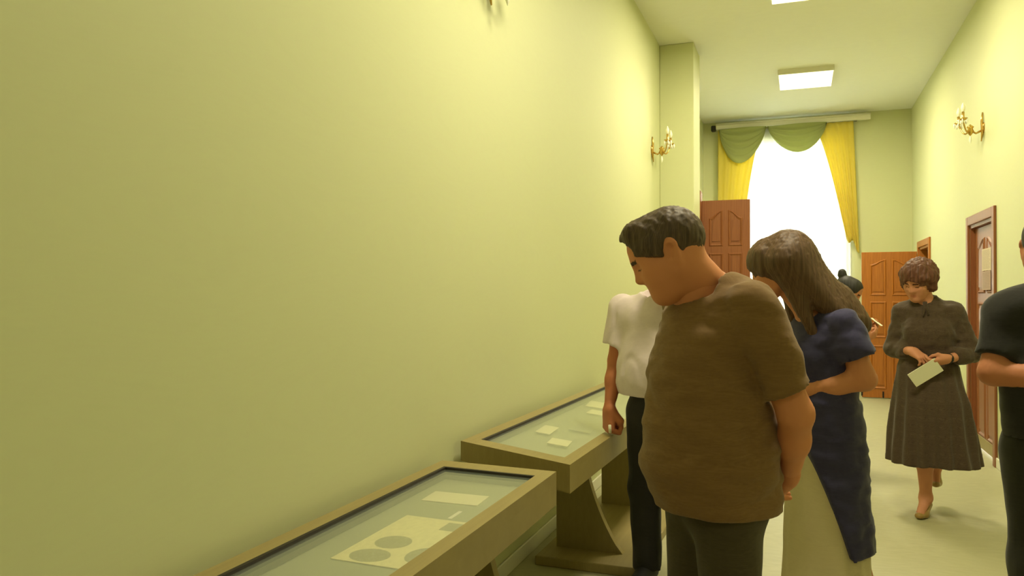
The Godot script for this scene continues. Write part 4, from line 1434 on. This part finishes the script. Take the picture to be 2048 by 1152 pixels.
# woman with a short bob coming along the corridor
func woman_bob() -> void:
	var t := thing("person", "woman with a short auburn bob in a brown pleated dress walking with a paper", "person", Vector3(0.80, 0, -5.80), deg_to_rad(-10), "visitors in the corridor")
	var skin := lin(0.78, 0.54, 0.42)
	var j := joints(1.64, 0.155)
	for q in j:
		j[q].y += 0.035
	j.neck = Vector3(-0.01, 1.40, 0.02)
	j.head = Vector3(-0.05, 1.535, 0.085)
	j.sh_l.y -= 0.025
	j.sh_r.y -= 0.025
	j.el_r = Vector3(-0.205, 1.09, -0.03)
	j.wr_r = Vector3(-0.085, 1.085, 0.165)
	j.el_l = Vector3(0.255, 1.075, 0.0)
	j.wr_l = Vector3(0.115, 1.045, 0.185)
	j.knee_r = Vector3(-0.02, 0.48, 0.10)
	j.ankle_r = Vector3(-0.015, 0.125, 0.04)
	j.toe_r = Vector3(-0.045, 0.0, 0.15)
	j.knee_l = Vector3(0.06, 0.48, 0.06)
	j.ankle_l = Vector3(0.035, 0.29, -0.26)
	j.toe_l = Vector3(0.035, 0.14, -0.20)
	var body := Field.new()
	body.cell = 0.013
	body.base = skin
	limb_prims(body, j, 0.9, 0.9)
	var ht := Transform3D(Basis(Vector3.UP, deg_to_rad(-24)) * Basis(X, deg_to_rad(22)) * Basis(Z, deg_to_rad(-4)), j.head)
	var head := head_field(ht, j.neck, {"skin": skin, "brow": lin(0.25, 0.15, 0.10), "size": 0.97, "jaw": 1.0, "neck": 0.92, "cell": 0.005, "lips": lin(0.62, 0.28, 0.24)})
	var hr := hand_field(j.wr_r, j.el_r, Vector3(0.75, -0.45, 0.45), Vector3(0.2, -0.9, -0.2), true, [0.6, 0.6, 0.4], 0.7, skin, 0.95, 0.0045)
	var hl := hand_field(j.wr_l, j.el_l, Vector3(-0.85, -0.30, 0.35), Vector3(-0.1, 0.75, -0.6), false, [0.5, 0.7, 0.4], 0.7, skin, 0.95, 0.0045)
	soft("body", [body, head, hr, hl], skin_mat(), t, true)
	var hair := Field.new()
	hair.cell = 0.006
	var P := func(x: float, y: float, z: float) -> Vector3: return ht * Vector3(x, y, z)
	hair.add(cap(P.call(0, 0.05, -0.035), P.call(0, 0.055, 0.015), 0.106, 0.100, 0.04, ht.basis.x, 0.98))
	hair.add(cap(P.call(0, 0.0, -0.06), P.call(0, -0.04, -0.06), 0.088, 0.07, 0.05))
	for s in [-1.0, 1.0]:
		hair.add(cap(P.call(s * 0.078, 0.05, 0.0), P.call(s * 0.084, -0.035, -0.005), 0.040, 0.030, 0.03))
	for i in 8:
		var x := -0.063 + 0.018 * i
		hair.add(cap(P.call(x * 0.8, 0.13 - absf(x) * 0.4, 0.04), P.call(x * 1.2 + 0.012, 0.056, 0.092 - absf(x) * 0.45), 0.022, 0.013, 0.014))
	hair.subs.append(cap(P.call(0.0, -0.01, 0.125), P.call(0, -0.12, 0.12), 0.062, 0.085, 0.012))
	hair.warps.append([wrinkle(53, 30.0), Vector3(1.2, 0.6, 1.2), 0.010])
	soft("hair", [hair], hair_mat(Color(0.42, 0.20, 0.11)), t)
	var dm := cloth(Color(0.26, 0.19, 0.12), 0.9, 0.16, 10)
	dm.uv1_scale = Vector3.ONE * 9.0
	var dress := Field.new()
	dress.cell = 0.011
	dress.add(cap(Vector3(0, 1.03, 0.0), Vector3(0, 1.12, 0.01), 0.138, 0.145, 0.06, Z, 0.82))
	dress.add(cap(Vector3(0, 1.12, 0.01), Vector3(0, 1.25, 0.01), 0.150, 0.152, 0.08, Z, 0.80))
	dress.add(cap(Vector3(-0.065, 1.20, 0.075), Vector3(0.065, 1.20, 0.075), 0.078, 0.078, 0.05))
	dress.add(cap(Vector3(-0.085, 1.315, -0.005), Vector3(0.085, 1.315, -0.005), 0.078, 0.078, 0.07))
	dress.add(cuff(Vector3(0, 1.34, 0.0), Vector3(-0.012, 1.435, 0.03), 0.09, 0.068, 0.03))
	for s in ["l", "r"]:
		var a: Vector3 = j["sh_" + s]
		var e: Vector3 = j["el_" + s]
		var w: Vector3 = j["wr_" + s]
		dress.add(cap(a + Vector3(0, -0.012, 0), e, 0.052, 0.062, 0.05))
		dress.add(cap(Vector3(0, 1.365, -0.005), a, 0.058, 0.046, 0.06))
		dress.add(cap(e, e.lerp(w, 0.55), 0.062, 0.055, 0.03))
		dress.add(cuff(e.lerp(w, 0.50), e.lerp(w, 0.70), 0.050, 0.042, 0.02))
	dress.subs.append(cap(Vector3(-0.012, 1.47, 0.05), Vector3(-0.03, 1.55, 0.09), 0.048, 0.06, 0.008))
	dress.warps.append([wrinkle(61, 7.0), Vector3(0.9, 1.3, 0.9), 0.010])
	dress.warps.append([wrinkle(64, 3.4), Vector3(1.1, 1.0, 1.1), 0.006, 5.0])
	dress.warps.append([wrinkle(62, 19.0), Vector3(0.8, 1.4, 0.8), 0.005])
	soft("dress_top", [dress], dm, t)
	var sk := Field.new()
	sk.cell = 0.011
	sk.add(Skirt.new([[1.065, 0.0, 0.0, 0.145, 0.122], [0.98, 0.0, 0.01, 0.185, 0.150], [0.75, 0.015, 0.02, 0.222, 0.185], [0.345, 0.03, 0.0, 0.268, 0.235]], 0.014, 17.0))
	sk.warps.append([wrinkle(63, 4.0), Vector3(1.2, 0.4, 1.2), 0.014])
	soft("skirt", [sk], dm, t)
	# neck bow and bracelet
	put("neck_tie", tube([Vector3(-0.016, 1.405, 0.098), Vector3(-0.012, 1.37, 0.108), Vector3(-0.02, 1.31, 0.128)], [0.010, 0.011, 0.006], 7), dm, t)
	put("neck_tie", tube([Vector3(-0.008, 1.405, 0.098), Vector3(-0.004, 1.37, 0.110), Vector3(0.008, 1.32, 0.126)], [0.009, 0.010, 0.006], 7), dm, t)
	var st := begin(true)
	var ax: Vector3 = (j.wr_l - j.el_l).normalized()
	var c0: Vector3 = j.wr_l - ax * 0.012
	add_tube(st, [c0 - ax * 0.011, c0 - ax * 0.010, c0 + ax * 0.010, c0 + ax * 0.011], [0.027, 0.0315, 0.0315, 0.027], 14)
	put("bracelet", done(st), M.dark, t)
	var gold := mat(Color(0.62, 0.50, 0.27), 0.28)
	var shs := []
	for s in ["r", "l"]:
		var f := Field.new()
		f.cell = 0.008
		var an: Vector3 = j["ankle_" + s]
		var to: Vector3 = j["toe_" + s]
		var fw := (to - an) * Vector3(1, 0, 1)
		fw = fw.normalized()
		var drop: float = an.y - to.y
		f.add(cap(to + Vector3(0, 0.024, 0) - fw * 0.05, to + Vector3(0, 0.024, 0) + fw * 0.012, 0.036, 0.028, 0.02, Vector3.UP, 0.75))
		f.add(cap(to + Vector3(0, 0.026, 0) - fw * 0.05, an + Vector3(0, -0.055, 0) - fw * 0.03, 0.034, 0.031, 0.02))
		f.add(cap(an + Vector3(0, -0.06, 0) - fw * 0.045, Vector3(an.x, to.y + 0.008, an.z) - fw * 0.045, 0.016, 0.009, 0.015))
		f.subs.append(cap(an + Vector3(0, 0.01, 0) - fw * 0.02, an + Vector3(0, -drop * 0.42, 0) + fw * 0.055, 0.034, 0.026, 0.01))
		f.cuts.append([Vector3.DOWN, -to.y - 0.001])
		shs.append(f)
	for f in shs:
		soft("shoe", [f], gold, t)
	# sheet in her hands
	var pb: Node3D = thing("paper_booklet", "folded pale booklet in the hands of the woman in the brown dress", "booklet")
	var pt := t.transform * Transform3D(Basis(Vector3(-0.80, -0.58, 0.14).normalized(), Vector3(0.42, -0.72, -0.55).normalized(), Vector3(0, 0, 1)).orthonormalized(), j.wr_l + Vector3(-0.125, -0.085, 0.045))
	for s in [0.0, 1.0]:
		put("leaf", flat_sheet(0.19, 0.105), M.paper_pale, pb, pt * Transform3D(Basis(X, 0.10 * s), Vector3(0, 0.0, 0.004 + 0.006 * s)))

# woman with a hair bun further back
func woman_bun() -> void:
	var t := thing("person", "woman with a dark hair bun looking down, half hidden behind the navy dress", "person", Vector3(0.318, 0, -6.9), deg_to_rad(75), "visitors in the corridor")
	var skin := lin(0.76, 0.52, 0.38)
	var j := joints(1.60, 0.145)
	j.neck = Vector3(0, 1.335, 0.0)
	j.head = Vector3(0, 1.475, 0.055)
	j.el_l = Vector3(0.18, 1.02, 0.03)
	j.wr_l = Vector3(0.10, 1.14, 0.20)
	j.el_r = Vector3(-0.19, 1.02, 0.03)
	j.wr_r = Vector3(-0.04, 1.10, 0.20)
	var body := Field.new()
	body.cell = 0.016
	body.base = skin
	limb_prims(body, j, 0.85, 0.9)
	var ht := Transform3D(Basis(X, deg_to_rad(30)), j.head)
	var head := head_field(ht, j.neck, {"skin": skin, "brow": lin(0.10, 0.07, 0.05), "size": 0.93, "jaw": 0.95, "neck": 0.88, "cell": 0.007})
	var hl := hand_field(j.wr_l, j.el_l, Vector3(-0.2, 0.5, 0.6), Vector3(-0.4, 0.5, -0.5), false, [0.5, 0.6, 0.4], 0.5, skin, 0.9, 0.006)
	var hr := hand_field(j.wr_r, j.el_r, Vector3(0.2, 0.4, 0.6), Vector3(0.4, 0.5, -0.5), true, [0.5, 0.6, 0.4], 0.5, skin, 0.9, 0.006)
	soft("body", [body, head, hl, hr], skin_mat(), t, true)
	var hair := Field.new()
	hair.cell = 0.008
	var P := func(x: float, y: float, z: float) -> Vector3: return ht * Vector3(x, y, z)
	hair.add(cap(P.call(0, 0.034, -0.03), P.call(0, 0.04, 0.015), 0.089, 0.085, 0.03, ht.basis.x, 0.9))
	hair.add(cap(P.call(0, 0.10, -0.105), P.call(0, 0.115, -0.115), 0.036, 0.032, 0.006))
	hair.subs.append(cap(P.call(0, 0.02, 0.13), P.call(0, -0.07, 0.12), 0.072, 0.11, 0.008))
	var low: Vector3 = ht.basis * Vector3(0, -0.88, 0.47).normalized()
	hair.cuts.append([low, low.dot(P.call(0, -0.015, 0.0))])
	soft("hair", [hair], hair_mat(Color(0.10, 0.085, 0.07)), t)
	var top := Field.new()
	top.cell = 0.016
	top.add(cap(Vector3(0, 0.80, 0), Vector3(0, 1.02, 0.0), 0.16, 0.135, 0.08, Z, 0.8))
	top.add(cap(Vector3(0, 1.02, 0), Vector3(0, 1.22, 0.01), 0.135, 0.14, 0.08, Z, 0.8))
	top.add(cap(Vector3(-0.08, 1.255, 0), Vector3(0.08, 1.255, 0), 0.076, 0.076, 0.06))
	for s in ["l", "r"]:
		top.add(cap(j["sh_" + s], j["el_" + s], 0.062, 0.056, 0.04))
		top.add(cuff(j["el_" + s], j["el_" + s].lerp(j["wr_" + s], 0.8), 0.056, 0.042, 0.03))
	top.cuts.append([Vector3.DOWN, -0.80])
	soft("blouse", [top], cloth(Color(0.42, 0.27, 0.12), 0.9, 0.06, 12), t)
	trousers(t, j, 0.85, 0.92, 0.018, cloth(Color(0.14, 0.13, 0.12), 0.9, 0.06, 13), 0.15)
	shoes(t, j, 0.016)
	var n := put("note_paper", flat_sheet(0.075, 0.10), M.paper_pale, null, t.transform * Transform3D(Basis(X, -0.9), Vector3(0.03, 1.235, 0.265)))
	tag(n, "small white note held up by the woman with the bun", "paper")

# man in black at the edge of the picture
func man_black() -> void:
	var t := thing("person", "man in a black polo shirt and dark trousers at the picture's edge", "person", Vector3(0.88, 0, -3.28), deg_to_rad(12), "visitors in the corridor")
	var skin := lin(0.74, 0.49, 0.36)
	var j := joints(1.75, 0.185)
	j.el_r = Vector3(-0.245, 1.175, 0.03)
	j.wr_r = Vector3(0.0, 1.155, 0.20)
	j.sh_l.y -= 0.03
	j.sh_r.y -= 0.03
	j.head += Vector3(-0.066, -0.01, 0.03)
	j.neck += Vector3(-0.03, 0, 0.01)
	j.wr_l = Vector3(0.02, 0.77, 0.21)
	j.el_l = Vector3(0.24, 1.02, 0.02)
	var body := Field.new()
	body.cell = 0.013
	body.base = skin
	limb_prims(body, j, 1.0, 1.12)
	var ht := Transform3D(Basis(Vector3.UP, deg_to_rad(-30)) * Basis(X, deg_to_rad(8)), j.head)
	var head := head_field(ht, j.neck, {"skin": skin, "brow": lin(0.2, 0.14, 0.09), "jaw": 1.08, "neck": 1.1, "cell": 0.006})
	var hr := hand_field(j.wr_r, j.el_r, Vector3(1, 0.0, 0.3), Vector3(0, 0.2, -1), true, [0.3, 0.4, 0.3], 0.4, skin, 1.0, 0.005)
	var hl := hand_field(j.wr_l, j.el_l, Vector3(-0.55, -0.95, 0.1), Vector3(-0.4, 0, -1), false, [0.4, 0.5, 0.3], 0.4, skin, 1.0, 0.005)
	soft("body", [body, head, hr, hl], skin_mat(), t, true)
	short_hair(t, ht, Color(0.16, 0.12, 0.085), 0.007)
	var sh := Field.new()
	sh.cell = 0.011
	sh.add(cap(Vector3(0, 0.93, 0.0), Vector3(0, 1.10, 0.02), 0.178, 0.180, 0.10, Z, 0.84))
	sh.add(cap(Vector3(0, 1.10, 0.02), Vector3(0, 1.33, 0.0), 0.180, 0.172, 0.10, Z, 0.78))
	sh.add(cap(Vector3(-0.10, 1.37, -0.005), Vector3(0.10, 1.37, -0.005), 0.082, 0.082, 0.08))
	sh.add(cap(Vector3(0, 1.40, -0.01), Vector3(0, 1.505, 0.0), 0.10, 0.070, 0.05))
	for s in ["l", "r"]:
		var a: Vector3 = j["sh_" + s]
		var e: Vector3 = j["el_" + s]
		sh.add(cuff(a, a.lerp(e, 0.76), 0.062, 0.070, 0.05))
		sh.add(cap(Vector3(0, 1.425, -0.01), a + Vector3(0, 0.005, 0), 0.066, 0.058, 0.06))
	sh.subs.append(cap(Vector3(0, 1.535, 0.025), Vector3(0, 1.65, 0.03), 0.064, 0.09, 0.008))
	sh.cuts.append([Vector3.DOWN, -0.945])
	sh.warps.append([wrinkle(71, 5.0), Vector3(0.8, 1.5, 0.8), 0.009])
	soft("polo_shirt", [sh], cloth(Color(0.085, 0.08, 0.07), 0.88, 0.08, 14), t)
	trousers(t, j, 1.0, 0.99, 0.012, cloth(Color(0.125, 0.125, 0.075), 0.9, 0.06, 15), 0.175)
	shoes(t, j, 0.014)
